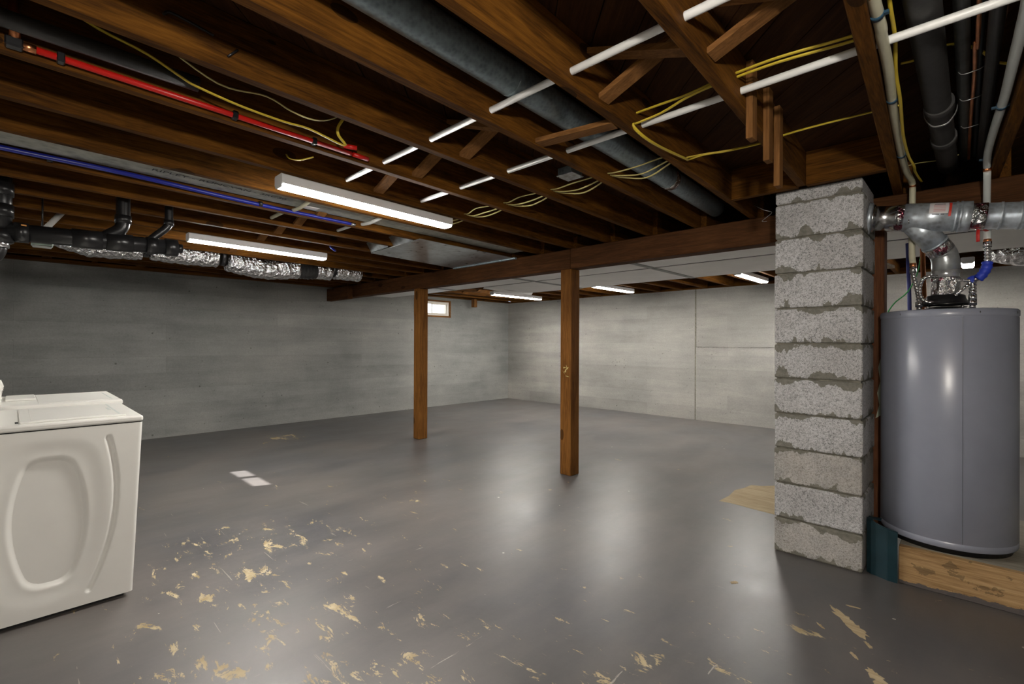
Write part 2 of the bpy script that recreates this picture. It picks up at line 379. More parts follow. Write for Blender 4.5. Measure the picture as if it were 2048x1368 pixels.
for i, q in enumerate([(-.405, 2.56, .17, .05, 2.3), (-.355, 2.50, .15, .06, 2.25), (-.44, 2.60, .12, .018, 2.3), (-.395, 2.70, .06, .016, 3.3), (-.30, 2.40, .05, .02, 2.2),
                       (-.47, 2.42, .05, .014, 2.4), (-.25, 2.19, .10, .045, 2.2), (-.22, 2.13, .11, .04, 2.4), (-.87, 2.55, .05, .03, 1.2), (-.33, 2.28, .05, .016, 2.3)]):
    flake(*q, 40+i)

wl = MB()
WY0, WY1, WZ0, WZ1 = 5.10, 5.955, 1.726, 2.015
wl.box(XL-.2, XL, YF-.3, WY0, -.1, ZW).box(XL-.2, XL, WY1, YB+.3, -.1, ZW).box(XL-.2, XL, WY0, WY1, -.1, WZ0).box(XL-.2, XL, WY0, WY1, WZ1, ZW)
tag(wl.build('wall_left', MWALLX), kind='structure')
# back wall: three cast panels with recessed joints
wb = tag(MB().box(XL-.2, XR+.3, YB+.012, YB+.2, -.1, ZW).build('wall_back', MWALLY), kind='structure')
MB().box(XL, -3.205, YB, YB+.014, -.05, ZW).build('panel', MWALLY, wb)
MB().box(-3.187, XR, YB-.004, YB+.014, -.05, 1.16).build('panel', MWALLY, wb)
MB().box(-3.187, XR, YB+.001, YB+.014, 1.172, ZW).build('panel', MWALLY, wb)
MB().box(-3.207, -3.185, YB-.002, YB+.013, -.05, ZW).build('joint_fill', MMORT, wb)
_r = random.Random(3)
for i in range(22):      # ragged lip along the pour line
    x = -3.18+i*.05+_r.uniform(-.01, .01)
    MB().box(x, x+_r.uniform(.02, .05), YB-.010, YB+.01, 1.158-_r.uniform(0, .006), 1.160+_r.uniform(.002, .010)).build('lip', MWALLY, wb)
tag(MB().box(XR, XR+.2, YF-.3, YB+.3, -.1, ZW).build('wall_right', MWALLX), kind='structure')
# front wall with the small high window the sun comes through
W2 = [(-5.70, -5.44), (-5.375, -5.055)]
wf = MB(); wx0, wx1, wz0, wz1 = -5.79, -4.97, 1.70, 2.03
wf.box(XL-.2, wx0, YF-.06, YF, -.1, ZW).box(wx1, XR+.2, YF-.06, YF, -.1, ZW).box(wx0, wx1, YF-.06, YF, -.1, wz0).box(wx0, wx1, YF-.06, YF, wz1, ZW)
tag(wf.build('wall_front', MWALLY), kind='structure')
w2 = bpy.data.objects.new('window_2', None); COL.objects.link(w2); w2.location = (-5.38, YF-.03, wz0); tag(w2, kind='structure')
fr = MB(); zz0, zz1 = 1.775, 1.918
fr.box(wx0, W2[0][0], YF-.04, YF-.01, wz0, wz1).box(W2[0][1], W2[1][0], YF-.04, YF-.01, wz0, wz1).box(W2[1][1], wx1, YF-.04, YF-.01, wz0, wz1)
for a, b2 in W2: fr.box(a, b2, YF-.04, YF-.01, wz0, zz0).box(a, b2, YF-.04, YF-.01, zz1, wz1)
fr.build('frame', MVINYL, w2)
for a, b2 in W2: MB().box(a, b2, YF-.027, YF-.023, zz0, zz1).build('pane', MGLASS, w2)
# visible slider window
w1 = bpy.data.objects.new('window_1', None); COL.objects.link(w1); w1.location = (XL, (WY0+WY1)/2, WZ0); tag(w1, kind='structure')
x0, x1 = XL-.075, XL-.015
def ring(y0, y1, z0, z1, t, xa, xb): return MB().box(xa, xb, y0, y0+t, z0, z1, .003).box(xa, xb, y1-t, y1, z0, z1, .003).box(xa, xb, y0+t, y1-t, z0, z0+t, .003).box(xa, xb, y0+t, y1-t, z1-t, z1, .003)
ring(WY0+.02, WY1-.03, WZ0+.012, WZ1-.008, .032, x0, x1).build('frame', MVINYL, w1)
s1 = ring(5.145, 5.54, 1.765, 1.98, .022, XL-.045, XL-.025).build('sash', MVINYL, w1)
MB().box(XL-.037, XL-.033, 5.167, 5.518, 1.787, 1.958).build('pane', MGLASS, s1)
s2 = ring(5.52, 5.90, 1.765, 1.98, .03, XL-.068, XL-.048).build('sash', MVINYL, w1)
MB().box(XL-.06, XL-.056, 5.55, 5.87, 1.795, 1.95).build('pane', MGLASS, s2)
bk = MB().box(XL-.15, XL+.012, WY1-.03, WY1, WZ0-.02, WZ1, .002).box(XL-.15, XL+.012, WY0, WY0+.02, WZ0-.02, WZ1, .002)
bk.box(XL-.15, XL+.016, WY0, WY1, WZ0-.016, WZ0+.012, .002).box(XL-.15, XL+.012, WY0, WY1, WZ1-.008, WZ1+.02, .002)
bk.build('wood_surround', MBR['y'], w1)

# ceiling: solid deck, diagonal planks, joists, blocking, bridging
ce = tag(MB().box(XL-.2, XR+.2, YF-.2, YB+.2, ZS+.021, ZS+.06).build('ceiling', MPLANK), kind='structure')
def clip_diag(c0, c1):   # planks run along (-1, 1): c0 <= x+y <= c1, clipped to the room
    poly = [(XL, YF), (XR, YF), (XR, YB), (XL, YB)]
    for sgn, c in ((1, c0), (-1, c1)):
        out = []
        for i in range(len(poly)):
            a, b = poly[i], poly[(i+1) % len(poly)]
            da, db = sgn*(a[0]+a[1]-c), sgn*(b[0]+b[1]-c)
            if da >= 0: out.append(a)
            if da*db < 0:
                t = da/(da-db); out.append((a[0]+(b[0]-a[0])*t, a[1]+(b[1]-a[1])*t))
        poly = out
        if len(poly) < 3: return None
    return poly
c = -7.8 + .118
while c < 10.2:
    pl = clip_diag(c+.003, c+.203-.003)
    if pl:
        cx = sum(q[0] for q in pl)/len(pl); cy = sum(q[1] for q in pl)/len(pl)
        ob = MB().slab(pl, ZS+random.uniform(0, .002), ZS+.02).build('subfloor_plank', MPLANK, ce, origin=(cx, cy, ZS))
        ob.data.transform(Matrix.Rotation(-3*math.pi/4, 4, 'Z')); ob.rotation_euler.z = 3*math.pi/4
    c += .203
def joist(x0, y0, y1, sk, z0=ZJ): return MB().box(x0, x0+JT, y0, y1, z0, ZS, .003).shear(sk).build('joist', MW['y'], ce)
for k in range(-6, 18):
    y1 = 3.0 if k == 1 else 3.64
    joist(JX(k), YF, y1, SK, ZJ+random.uniform(-.002, .003))
    xb = JX(k, 3.6)+.045
    if not (k == 1): joist(xb, 3.56, YB-.04, 0.0, ZJ+random.uniform(-.002, .003))
    else: joist(xb, 3.56, YB-.04, 0.0)
# headers framing the chimney
MB().box(JX(2, 3)+JT, JX(1, 3), 2.998, 3.04, ZJ, ZS, .002).build('header', MW['x'], ce)
MB().box(JX(1, 3)+JT, JX(0, 3), 2.998, 3.04, ZJ, ZS, .002).build('header', MW['x'], ce)
# cross bridging: flat boards crossing in every bay
for k in range(-5, 16):
    for y, up in ((1.42, False), (1.50, True)):
        if k == 2 or (k in (7, 4) and not up): continue
        a = Vector((JX(k+1, y)+JT, y, ZJ+.028 if up else ZS-.024)); b = Vector((JX(k, y), y, ZS-.024 if up else ZJ+.028))
        MB().bar(a, b, .062, .019).build('bridging', MBR['x'], ce)
MB().bar((JX(3, 1.6)+JT, 1.60, 2.098), (JX(2, 1.66), 1.66, 2.094), .06, .02).build('bridging', MBR['x'], ce)
for y in (5.45,):
    for k in range(-5, 16):
        for dy, up in ((0, False), (.09, True)):
            xa, xb = JX(k+1, 3.6)+.045+JT, JX(k, 3.6)+.045
            MB().bar((xa, y+dy, ZJ+.028 if up else ZS-.024), (xb, y+dy, ZS-.024 if up else ZJ+.028), .062, .019).build('bridging', MBR['x'], ce)
# cleats nailed to the joist in front of the chimney
for (y, zb, zt) in ((1.875, 1.975, 2.262), (2.115, 1.962, 2.258), (2.29, 1.902, 2.25)):
    xx = JX(1, y)+JT
    MB().box(xx, xx+.024, y, y+.052, zb, zt, .002).build('cleat', MBR['z'], ce)
# sill plates and rim boards on the walls
MB().box(XL-.05, XL+.10, YF, YB, ZW, ZW+.036, .002).build('sill_plate', MW['y'], ce)
MB().box(XL-.15, XL-.10, YF-.1, YB+.1, ZW, ZS+.03).build('rim_board', MW['y'], ce)
MB().box(XL, XR, YB-.02, YB+.10, ZW, ZW+.036, .002).build('sill_plate', MW['x'], ce)
MB().box(XL, XR, YB+.08, YB+.13, ZW, ZS+.03).build('rim_board', MW['x'], ce)
MB().box(XR, XR+.05, YF-.1, YB+.1, ZW, ZS+.03).build('rim_board', MW['y'], ce)
MB().box(XL-.1, XR, YF-.05, YF-.01, ZW, ZS+.03).build('rim_board', MW['x'], ce)
for i in range(17):      # blocks between sill and floor along the left wall
    y = -.2+i*.41
    MB().box(XL+.02, XL+.30, y, y+.05+.03*(i % 2), ZW+.036, ZS, .002).build('blocking', MBR['x'] if i % 3 == 0 else MW['x'], ce)

# ------------------------------------------------------------------ beam, posts
bmr = thing('support_beam', (-3.6, 3.6, ZB0), 'long dark brown timber beam carrying the joists across the room', 'beam')
MB().box(XL, -2.655, YBM0, YBM1, ZB0, ZB1, .006).build('timber', MBEAM, bmr)
MB().box(-2.65, XR, YBM0-.004, YBM1, ZB0, ZB1+.002, .006).build('timber', MBEAM, bmr)
tag(MB().box(-7.39, -6.70, 3.445, 3.527, 1.868, 2.062, .006).build('bearing_block', MBEAM), 'short squared timber block beside the beam end at the left wall', 'block')
def post(x, label, w=.125, d=.128):
    t = thing('wooden_post', (x-w/2, YBM0+d/2, 0), label, 'post', 'timber posts under the beam')
    MB().box(x-w, x, YBM0, YBM0+d, 0, ZB0, .007).build('shaft', MPOST, t); return t
post(-4.997, 'orange-brown timber post nearer the small window, left of the two slim posts')
pp = post(-2.640, 'orange-brown timber post in the middle of the floor with a pale paint splash')
spl = MB(); _r = random.Random(5)
for i in range(9):
    a = _r.uniform(0, 3.14); L = _r.uniform(.01, .035); cx, cz = -2.70+_r.uniform(-.025, .02), .95+_r.uniform(-.05, .05)
    spl.add([(cx-L*math.cos(a), YBM0-.0008, cz-L*math.sin(a)), (cx+.004, YBM0-.0008, cz-.003), (cx+L*math.cos(a), YBM0-.0008, cz+L*math.sin(a)), (cx-.004, YBM0-.0008, cz+.003)], [(0, 1, 2, 3)])
spl.build('paint_splash', MYELP, pp)
tp = thing('wooden_post', (-.41, YBM0+.065, 0), 'rough reddish timber post squeezed between the block chimney and the water heater', 'post', 'timber posts under the beam')
MB().box(-.49, -.37, YBM0+.002, YBM0+.13, 0, ZB0, .007).build('shaft', wood('dark_post_wood', 'z', (.05, .02, .010), (.115, .045, .02), (.19, .08, .035)), tp)
rag = [(-.41, .78), (-.385, .80), (-.373, .86), (-.378, .95), (-.374, 1.02), (-.383, 1.10), (-.385, 1.14), (-.398, 1.08), (-.388, 1.0), (-.402, .93), (-.392, .86)]
MB().add([(x, YBM0+.0005, z) for x, z in rag]+[(x, YBM0+.003, z) for x, z in rag], [tuple(range(11))]+[(i, (i+1) % 11, 11+(i+1) % 11, 11+i) for i in range(11)]).build('paint_flake', plain('pale_green_paint', (.36, .40, .30), .6), tp)

# ------------------------------------------------------------------ chimney of concrete blocks
CX0, CX1, CY0, CY1 = -.8406, -.4159, 3.118, 3.522
chm = thing('block_chimney', ((CX0+CX1)/2, (CY0+CY1)/2, 0), 'square grey concrete block chimney with smeared mortar joints', 'chimney')
MB().box(CX0+.010, CX1-.010, CY0+.010, CY1-.010, 0, 2.10).build('mortar_core', MMORT, chm)
bl = MB().box(CX0, CX1, CY0, CY1, 0, .194, .007)
b0 = bl.build('block', MBLOCKS, chm); b0.location.z = .004
b1 = bl.build('block', MBLOCK, chm); b1.location = b0.location+Vector((.001, -.002, .2032))
b2 = bl.build('block', MBLOCKS, chm); b2.location = b0.location+Vector((-.002, .001, .4064))
for i in range(3, 10):
    q = b1.copy(); q.name = 'block'; COL.objects.link(q); q.parent = chm
    q.location = b0.location + Vector((random.uniform(-.003, .003), random.uniform(-.004, .002), .2032*i)); q.rotation_euler.z = random.uniform(-.006, .006)
MB().box(CX0+.003, CX1-.004, CY0, CY1, 2.036, 2.106, .006).build('block', MBLOCK, chm)

# ------------------------------------------------------------------ strip lights
def strip_light(x, y0, y1, label, sk=0.0, zt=ZJ-.001):
    t = thing('strip_light', (x+sk*(y0+y1)/2, (y0+y1)/2, zt-.066), label, 'ceiling light', 'ceiling strip lights')
    h = [(-.049, -.052), (-.049, -.006), (-.040, 0), (.040, 0), (.049, -.006), (.049, -.052)]
    MB().prism_y([(x+a, zt+b) for a, b in h], y0+.006, y1-.006).shear(sk).build('housing', MHOUS, t)
    l = [(-.0465, -.050), (-.0465, -.054), (-.043, -.060), (-.034, -.0655), (.034, -.0655), (.043, -.060), (.0465, -.054), (.0465, -.050)]
    MB().prism_y([(x+a, zt+b) for a, b in l], y0+.008, y1-.008, True).shear(sk).build('lens', MLENS, t)
    e = [(-.051, -.046), (-.051, -.006), (-.041, 0), (.041, 0), (.051, -.006), (.051, -.046), (.036, -.066), (-.036, -.066)]
    for ya, yb in ((y0, y0+.008), (y1-.008, y1)): MB().prism_y([(x+a, zt+b) for a, b in e], ya, yb).shear(sk).build('end_cap', MHOUS, t)
    return t
strip_light(-2.555, .95, 2.11, 'large lit white strip light hanging nearest, over the middle of the floor', SK)
strip_light(-4.475, .96, 2.11, 'lit white strip light beside the black drain pipe at the left', SK)
strip_light(-5.80, 5.55, 6.79, 'lit strip light in the far corner near the small window')
strip_light(-3.90, 5.74, 6.80, 'lit strip light by the back wall just right of the middle post')
strip_light(-1.97, 5.84, 6.84, 'lit strip light by the back wall just left of the block chimney')
strip_light(-.03, 6.52, 6.92, 'lit strip light seen behind the pipes above the water heater')
# bare globe lamp on a cord behind the camera
t = thing('globe_lamp', (.34, -.16, 1.69), 'bare white globe bulb hanging on a cord beside the pipes near the front wall', 'lamp')
MB().lathe([(0, -.06)]+[(.06*math.sin(math.pi*i/16), -.06*math.cos(math.pi*i/16)) for i in range(1, 15)]+[(.02, .057)], (.34, -.16, 1.75), 32).build('bulb', emis('lit_globe', (1.0, .93, .84), BULB_STRENGTH), t)
MB().lathe([(0, .095), (.014, .095), (.021, .085), (.021, .052)], (.34, -.16, 1.75), 20).build('socket', MBLACK, t)
MB().tube([(.34, -.16, 1.84), (.34, -.16, ZS)], .004, 8, spline=False).build('cord', MBLACK, t)

# ------------------------------------------------------------------ ducts
t = thing('trunk_duct', (-2.5, 4.06, 1.97), 'long pale flat-bottomed duct running just behind the beam, nearer of the two', 'duct', 'pale trunk ducts')
def duct_row(t, xs, y0, y1):
    for a, b in zip(xs[:-1], xs[1:]):
        m = MB(); n = 10
        for i in range(n):
            for j in range(4):
                def P(i, j):
                    u, v = i/n, j/4; sag = .010*math.sin(math.pi*u)*math.sin(math.pi*v)
                    return (a+.004+(b-a-.008)*u, y0+(y1-y0)*v, 1.972-sag)
                m.add([P(i, j), P(i+1, j), P(i+1, j+1), P(i, j+1)], [(0, 1, 2, 3)], True)
        m.box(a+.004, b-.004, y0, y0+.004, 1.972, ZJ-.004).box(a+.004, b-.004, y1-.004, y1, 1.972, ZJ-.004)
        m.box(a+.004, a+.008, y0, y1, 1.972, ZJ-.004).box(b-.008, b-.004, y0, y1, 1.972, ZJ-.004)
        m.build('panel', MDUCT, t)
    for x in xs[1:-1]: MB().box(x-.03, x+.03, y0, y1, 1.966, 1.974, .001).build('seam_strip', MSEAM, t)
duct_row(t, [-7.05, -5.35, -3.85, -2.30, -.80, .70, 2.2], 3.70, 4.405)
t = thing('trunk_duct', (-1.5, 4.9, 1.97), 'pale flat-bottomed duct farther behind the beam, with a drooping flap at its end', 'duct', 'pale trunk ducts')
duct_row(t, [-4.78, -3.85, -2.30, -.80, .70, 2.2], 4.45, 5.38)
MB().box(-4.78, 2.2, 4.405, 4.45, 1.975, 1.985).build('dark_line', MGAP, t)  # black strip over the open gap between the ducts, painted-in shade
fl2 = MB(); n = 12
for i in range(n):
    def P(i, j):
        u = i/n; return (-4.80-.02*j-.035*math.sin(3*u)*j, 4.45+1.0*u, 1.975-.035*j*(.5+.5*math.sin(2.2*u)) + .006*math.sin(9*u))
    fl2.add([P(i, 0), P(i+1, 0), P(i+1, 1), P(i, 1)], [(0, 1, 2, 3)], True)
    fl2.add([(x-.002, y, z+.003) for x, y, z in (P(i, 0), P(i+1, 0), P(i+1, 1), P(i, 1))], [(3, 2, 1, 0)], True)
fl2.build('flap', MDUCT, t)
t = thing('sheet_metal_pan', (-3.73, 2.95, 2.07), 'grey sheet metal pan nailed under the joists in front of the beam', 'duct')
MB().hexa([(-4.17, 2.38, 2.074), (-3.30, 2.33, 2.074), (-3.34, 3.50, 2.074), (-4.30, 3.50, 2.074), (-4.17, 2.38, 2.078), (-3.30, 2.33, 2.078), (-3.34, 3.50, 2.078), (-4.30, 3.50, 2.078)]).build('sheet', MPAN, t)
for k in (8, 9):
    xa, xb = JX(k+1, 2.36)+JT+.004, JX(k, 2.36)-.004
    MB().add([(xa, 2.372, 2.079), (xb, 2.345, 2.079), (xb, 2.29, 2.16), (xa, 2.32, 2.16), (xa, 2.374, 2.0795), (xb, 2.347, 2.0795), (xb, 2.292, 2.1605), (xa, 2.322, 2.1605)], [(0, 1, 2, 3), (7, 6, 5, 4), (0, 4, 5, 1), (2, 6, 7, 3)]).build('end_flange', MPAN, t)
MB().box(-4.30, -3.32, 3.492, 3.527, 2.062, 2.082, .003).build('edge_strip', galv('bright_edge', (.5, .62, .70), .3), t)
t = thing('rectangular_duct', (-3.05, 1.5, 2.1), 'galvanised steel duct with stencilled lettering tucked between two joists', 'duct')
MB().box(-3.225, -2.905, YF+.01, 3.5, 2.125, 2.255, .004).shear(SK).build('casing', galv('weathered_galvanised', (.40, .41, .36), .5, 9, .4), t)
cu = bpy.data.curves.new('lettering', 'FONT'); cu.body = 'RIPLEY - RUNCVAN - 3RC30'; cu.size = .052; cu.extrude = .0002
tmp = bpy.data.objects.new('tmp', cu); COL.objects.link(tmp)
bpy.context.view_layer.update()
me = bpy.data.meshes.new_from_object(tmp.evaluated_get(bpy.context.evaluated_depsgraph_get())); bpy.data.objects.remove(tmp)
wd = max(v.co.x for v in me.vertices); me.transform(Matrix.Scale(.70/wd, 4, (1, 0, 0)))
me.transform(Matrix(((0, 1, 0, 0), (1, 0, 0, 0), (0, 0, -1, 0), (0, 0, 0, 1))))
me.materials.clear(); me.materials.append(MINK)
lt = bpy.data.objects.new('lettering', me); lt['kind'] = 'stuff'; COL.objects.link(lt); lt.parent = t; lt.location = Vector((-3.11-.045*.6, .50, 2.1235))-t.location; lt.rotation_euler.z = .045
MB().box(-3.26, -3.20, 1.34, 1.44, 2.1235, 2.1245).build('sticker', MSTICK, t)
# round duct between joists
t = thing('round_duct', (-1.2, 1.5, 2.095), 'dull grey-blue round sheet metal duct running between two joists to the beam', 'duct')
DX = lambda y: -1.19+SK*y
MB().tube([(DX(YF), YF+.01, 2.205), (DX(3.55), 3.55, 2.205)], .060, 32, step=.4, spline=False).build('pipe', MGALVD, t)
for y in (1.30, 2.45): MB().tube([(DX(y-.02), y-.02, 2.205), (DX(y+.02), y+.02, 2.205)], .0615, 32, spline=False).build('crimp_band', MGALVD, t)
MB().tube([(DX(2.70), 2.70, 2.205), (DX(2.755), 2.755, 2.205)], .0618, 32, spline=False).build('printed_band', foil('band_print', True), t)
# flexible insulated foil duct by the left wall
t = thing('foil_flex_duct', (-5.45, 1.6, 2.02), 'sagging silver foil wrapped flexible duct strapped under the joists at the left', 'duct')
def fsec(y0, y1, zc, r, taper=False, sag=.02):
    def rad(L, i, n):
        u = i/(n-1); e = min(1, min(u, 1-u)*9+.62)
        if taper: e = min(1, e*(0.35+1.5*u))
        return r*e*(1+.035*math.sin(i*2.1)+.03*math.sin(i*.9))
    ym = (y0+y1)/2
    return MB().tube([(-5.44-.03*y0, y0, zc), (-5.44-.03*ym, ym, zc-sag), (-5.44-.03*y1, y1, zc)], rad, 28, step=.018)
fsec(.16, .80, 2.072, .112, True).build('foil_sleeve', MFOIL, t); fsec(.87, 1.43, 2.075, .108, sag=.008).build('foil_sleeve', MFOIL, t)
fsec(1.50, 2.24, 2.058, .118, sag=.045).build('foil_sleeve', MFOIL, t); fsec(2.42, 2.62, 2.055, .10, sag=.0).build('foil_sleeve', MFOIL, t); fsec(2.66, 3.0, 2.075, .10, sag=0).build('foil_sleeve', MFOIL, t)
MB().tube([(-5.5, 2.2, 2.04), (-5.51, 2.33, 2.035), (-5.52, 2.46, 2.055)], lambda L, i, n: .095+.006*math.sin(i*2.4), 24, step=.012).build('torn_liner', plain('black_liner', (.02, .02, .02), .3, bump=.8), t)
for y in (.84, 1.465, 2.64): MB().tube([(-5.44-.03*y, y-.018, 2.08), (-5.44-.03*y, y+.018, 2.08)], .092, 24, spline=False).build('strap', MBLACK, t)
t = thing('foil_flex_duct', (.20, 5.75, 1.87), 'crumpled silver foil duct hanging behind the pipes over the water heater', 'duct')
MB().tube([(.12, 5.75, 1.985), (.45, 5.72, 1.965), (.95, 5.72, 1.965), (1.5, 5.8, 1.975)], lambda L, i, n: .105*(min(1, .55+i*.07))*(1+.03*math.sin(i*2.2)), 28, step=.03).build('foil_sleeve', MFOIL, t)
tag(MB().hexa([(-.86, 4.98, 1.945), (-.62, 4.95, 1.945), (-.52, 5.70, 1.93), (-.70, 5.72, 1.93), (-.86, 4.98, 1.96), (-.62, 4.95, 1.96), (-.52, 5.70, 1.955), (-.70, 5.72, 1.955)]).build('paper_facing', MPAPER), 'torn brown paper facing hanging under the pale duct by the chimney', 'paper')

# ------------------------------------------------------------------ white pipes through the joists
def straight(name, a, b, r, mat, label, cat, seg=14, group=None):
    return tag(MB().tube([a, b], r, seg, spline=False).build(name, mat), label, cat, group)
def pipeA(y, x_end, label, bend):
    t = thing('plastic_pipe', (-1.5, y, 2.117), label, 'pipe', 'white pipes threaded through the joists')
    MB().tube([(x_end, y, 2.13), (-2.90, y+.006, 2.13)], .0127, 14, spline=False).build('pipe', MWHITE, t)
    MB().tube([(-2.90, y+.006, 2.13), (-3.0, y+.008, 2.116), (-3.2, y+.016, 2.104), (-3.33, y+.02, 2.112), (-3.45, y+.018, 2.128), (-3.78, y+.02, 2.13)], .0125, 14).build('bent_end', MBEIGE if bend else MWHITE, t)
pipeA(1.293, 2.3, 'white plastic pipe crossing the joists, upper of the two, over the nearer duct', True)
pipeA(1.815, 2.3, 'white plastic pipe crossing the joists, lower of the two, passing above the chimney', False)
# red pipe along a joist
t = thing('red_pipe', (-2.07, .6, 2.09), 'red plastic water pipe clipped along the side of a joist', 'pipe')
RX = lambda y: -2.062+SK*y
MB().tube([(RX(.04), .04, 2.104), (RX(1.10), 1.10, 2.104)], .0105, 12, spline=False).build('pipe', MRED, t)
MB().tube([(RX(1.0)+.05, 1.10, 2.115), (RX(1.0)+.02, 1.05, 2.12)], .0105, 12, spline=False).build('branch', MRED, t)
MB().tube([(RX(1.1), 1.11, 2.104), (RX(1.2), 1.19, 2.104)], .0105, 12, spline=False).build('pipe_end', MRED, t)
MB().tube([(RX(.02), .015, 2.104), (RX(.04), .045, 2.104)], .0125, 12, spline=False).build('copper_ring', MCOP, t)
MB().tube([(RX(0), 0, 2.10), (RX(0)+.004, -.005, 2.26)], .0125, 12, spline=False).build('riser', MCOP, t)
MB().box(RX(0)-.02, RX(0)+.014, -.022, .018, 2.09, 2.118, .004).build('elbow', MBLACK, t)
for y in (.10, .60, .92): MB().box(RX(y)-.018, RX(y)+.013, y-.010, y+.010, 2.09, 2.12, .003).build('clip', MBLACK, t)
straight('blue_pipe', (-1.93, 1.0, 2.17), (-1.86, 1.06, 2.18), .0105, MBLUE, 'short stub of blue pipe above the end of the red pipe', 'pipe')
straight('black_pipe', (-2.005, YF+.02, 2.145), (-2.02, .46, 2.145), .026, MIRON, 'dull black pipe running beside the red pipe at top left', 'pipe', 18)
t = thing('blue_pipe', (-3.3, .7, 2.09), 'long blue plastic water pipe running beside the galvanised duct', 'pipe')
MB().tube([(-3.235, YF+.02, 2.112), (-3.235, .0, 2.108), (-3.225, .4, 2.102), (-3.29, .9, 2.10), (-3.325, 1.3, 2.10), (-3.345, 1.74, 2.10)], .0125, 12).build('pipe', MBLUE, t)
MB().tube([(-3.345, 1.74, 2.10), (-3.346, 1.775, 2.10)], .0145, 12, spline=False).build('coupling', MCHROME, t)
for y in (.12, 1.1): MB().tube([(-3.24-.06*y, y-.01, 2.105), (-3.24-.06*y, y+.01, 2.105)], .0165, 12, spline=False).build('clip', MBLACK, t)
tag(MB().tube([(-4.27, 2.02, 2.10), (-4.30, 2.08, 2.075), (-4.36, 2.11, 2.09), (-4.42, 2.10, 2.12)], .009, 10).build('blue_pipe', MBLUE), 'small curl of blue pipe poking out near the left strip light', 'pipe')

# ------------------------------------------------------------------ yellow cables
def cable(path, label, r=.0065, mat=MYEL, flat=.55, group=None): return tag(MB().tube(path, r, 8, flat=flat).build('electrical_cable', mat), label, 'cable', group)
cable([(-1.975, -.2, 2.25), (-1.98, .05, 2.24), (-1.98, .18, 2.197), (-1.98, .301, 2.172), (-1.98, .402, 2.132), (-1.98, .448, 2.118), (-1.98, .587, 2.100), (-1.98, .742, 2.094), (-1.98, .845, 2.098), (-1.98, 1.0, 2.075), (-1.955, .96, 2.10), (-1.95, .955, 2.13), (-1.93, .97, 2.17), (-1.9, 1.0, 2.25)], 'yellow cable drooping in a long curve above the red pipe', .0065)
cable([(-1.90, .30, 2.20), (-1.9, .491, 2.117), (-1.9, .649, 2.132), (-1.9, .744, 2.108), (-1.9, .832, 2.105), (-1.9, .913, 2.139), (-1.9, 1.0, 2.22)], 'dim thin yellow cable sagging behind the second joist at top left', .0045, MYELP)
def bundle(dy, dz, amp):
    pts = []
    for k in range(2, 7):
        xr, xl = JX(k, 2.25), JX(k+1, 2.25)+JT
        pts += [(xr+.02, 2.22+dy*.4, 2.125+dz*.3), (xr-.05, 2.235+dy, 2.113+dz), ((xr+xl)/2, 2.27+dy*1.3-.01*k, 2.098+dz-amp+.003*k), (xl+.06, 2.235+dy, 2.108+dz*.6)]
    pts.append((pts[-1][0]-.1, 2.22, 2.125)); return pts
for dy, dz, amp, wh in ((0, 0, .010, 'middle'), (.035, -.003, .016, 'lowest, farthest'), (-.05, .008, .0, 'highest, nearest')):
    cable(bundle(dy, dz, amp), wh+' yellow cable of the sagging bundle of three threaded through the joists', .0054, MYELP, .6, 'cables threaded through the joists')
cable([(-.20, 1.80, 2.18), (-.268, 1.795, 2.17), (-.466, 1.757, 2.168), (-.634, 1.759, 2.168), (-.70, 1.758, 2.162), (-.797, 1.767, 2.16), (-.926, 1.765, 2.16), (-1.042, 1.766, 2.16)], 'straight yellow cable running just above the lower white pipe', .0068)
cable([(-.20, 1.815, 2.172), (-.268, 1.81, 2.162), (-.466, 1.772, 2.16), (-.634, 1.77, 2.16), (-.70, 1.752, 2.15), (-.784, 1.755, 2.142), (-.893, 1.785, 2.135), (-.985, 1.76, 2.115), (-.990, 1.73, 2.098), (-.978, 1.793, 2.07), (-.978, 1.937, 2.07), (-.988, 2.22, 2.10), (-1.0, 2.29, 2.118), (-.944, 2.325, 2.135), (-.842, 2.37, 2.14), (-.706, 2.388, 2.142), (-.641, 2.403, 2.155), (-.522, 2.403, 2.16), (-.294, 2.413, 2.16), (-.20, 2.42, 2.16)], 'yellow cable that hairpins down the joist beside the lower white pipe', .0068)
cable([(-.20, 2.432, 2.165), (-.294, 2.425, 2.165), (-.522, 2.413, 2.165), (-.641, 2.411, 2.16), (-.706, 2.396, 2.147), (-.842, 2.378, 2.146), (-.944, 2.333, 2.142), (-1.02, 2.30, 2.135), (-1.06, 2.28, 2.13)], 'upper yellow cable of the pair crossing in front of the chimney', .0068)
cable([(-.165, 1.45, 2.20), (-.165, 1.60, 2.19), (-.166, 1.70, 2.16), (-.17, 1.86, 2.15), (-.185, 2.05, 2.13), (-.19, 2.24, 2.11), (-.21, 2.60, 2.10), (-.215, 2.9, 2.10), (-.205, 3.05, 2.09), (-.21, 3.2, 2.10), (-.20, 3.45, 2.11)], 'yellow cable running beside the beige pipe toward the beam', .0055)
cable([(-.18, 2.15, 2.20), (-.135, 2.167, 2.205), (-.073, 2.193, 2.235), (-.03, 2.222, 2.235), (.023, 2.289, 2.22), (.059, 2.373, 2.205), (.12, 2.44, 2.20)], 'yellow cable crossing the pipe bay at upper right', .006)
cable([(-.246, 3.30, 2.17), (-.21, 3.36, 2.19), (-.183, 3.40, 2.20), (-.111, 3.42, 2.20), (-.05, 3.42, 2.21)], 'short yellow cable by the beam above the vent pipe', .0048, MYELP)
for y, wh in ((2.05, 'nearer'), (2.13, 'farther')): cable([(-2.63+.0, y-.05, 2.11), (-2.70, y, 2.085), (-2.80, y+.02, 2.095), (-2.89, y, 2.12)], wh+' of two loose yellow cable loops hanging beyond the near strip light', .0045, MYELP, .6, 'loops beyond the near strip light')
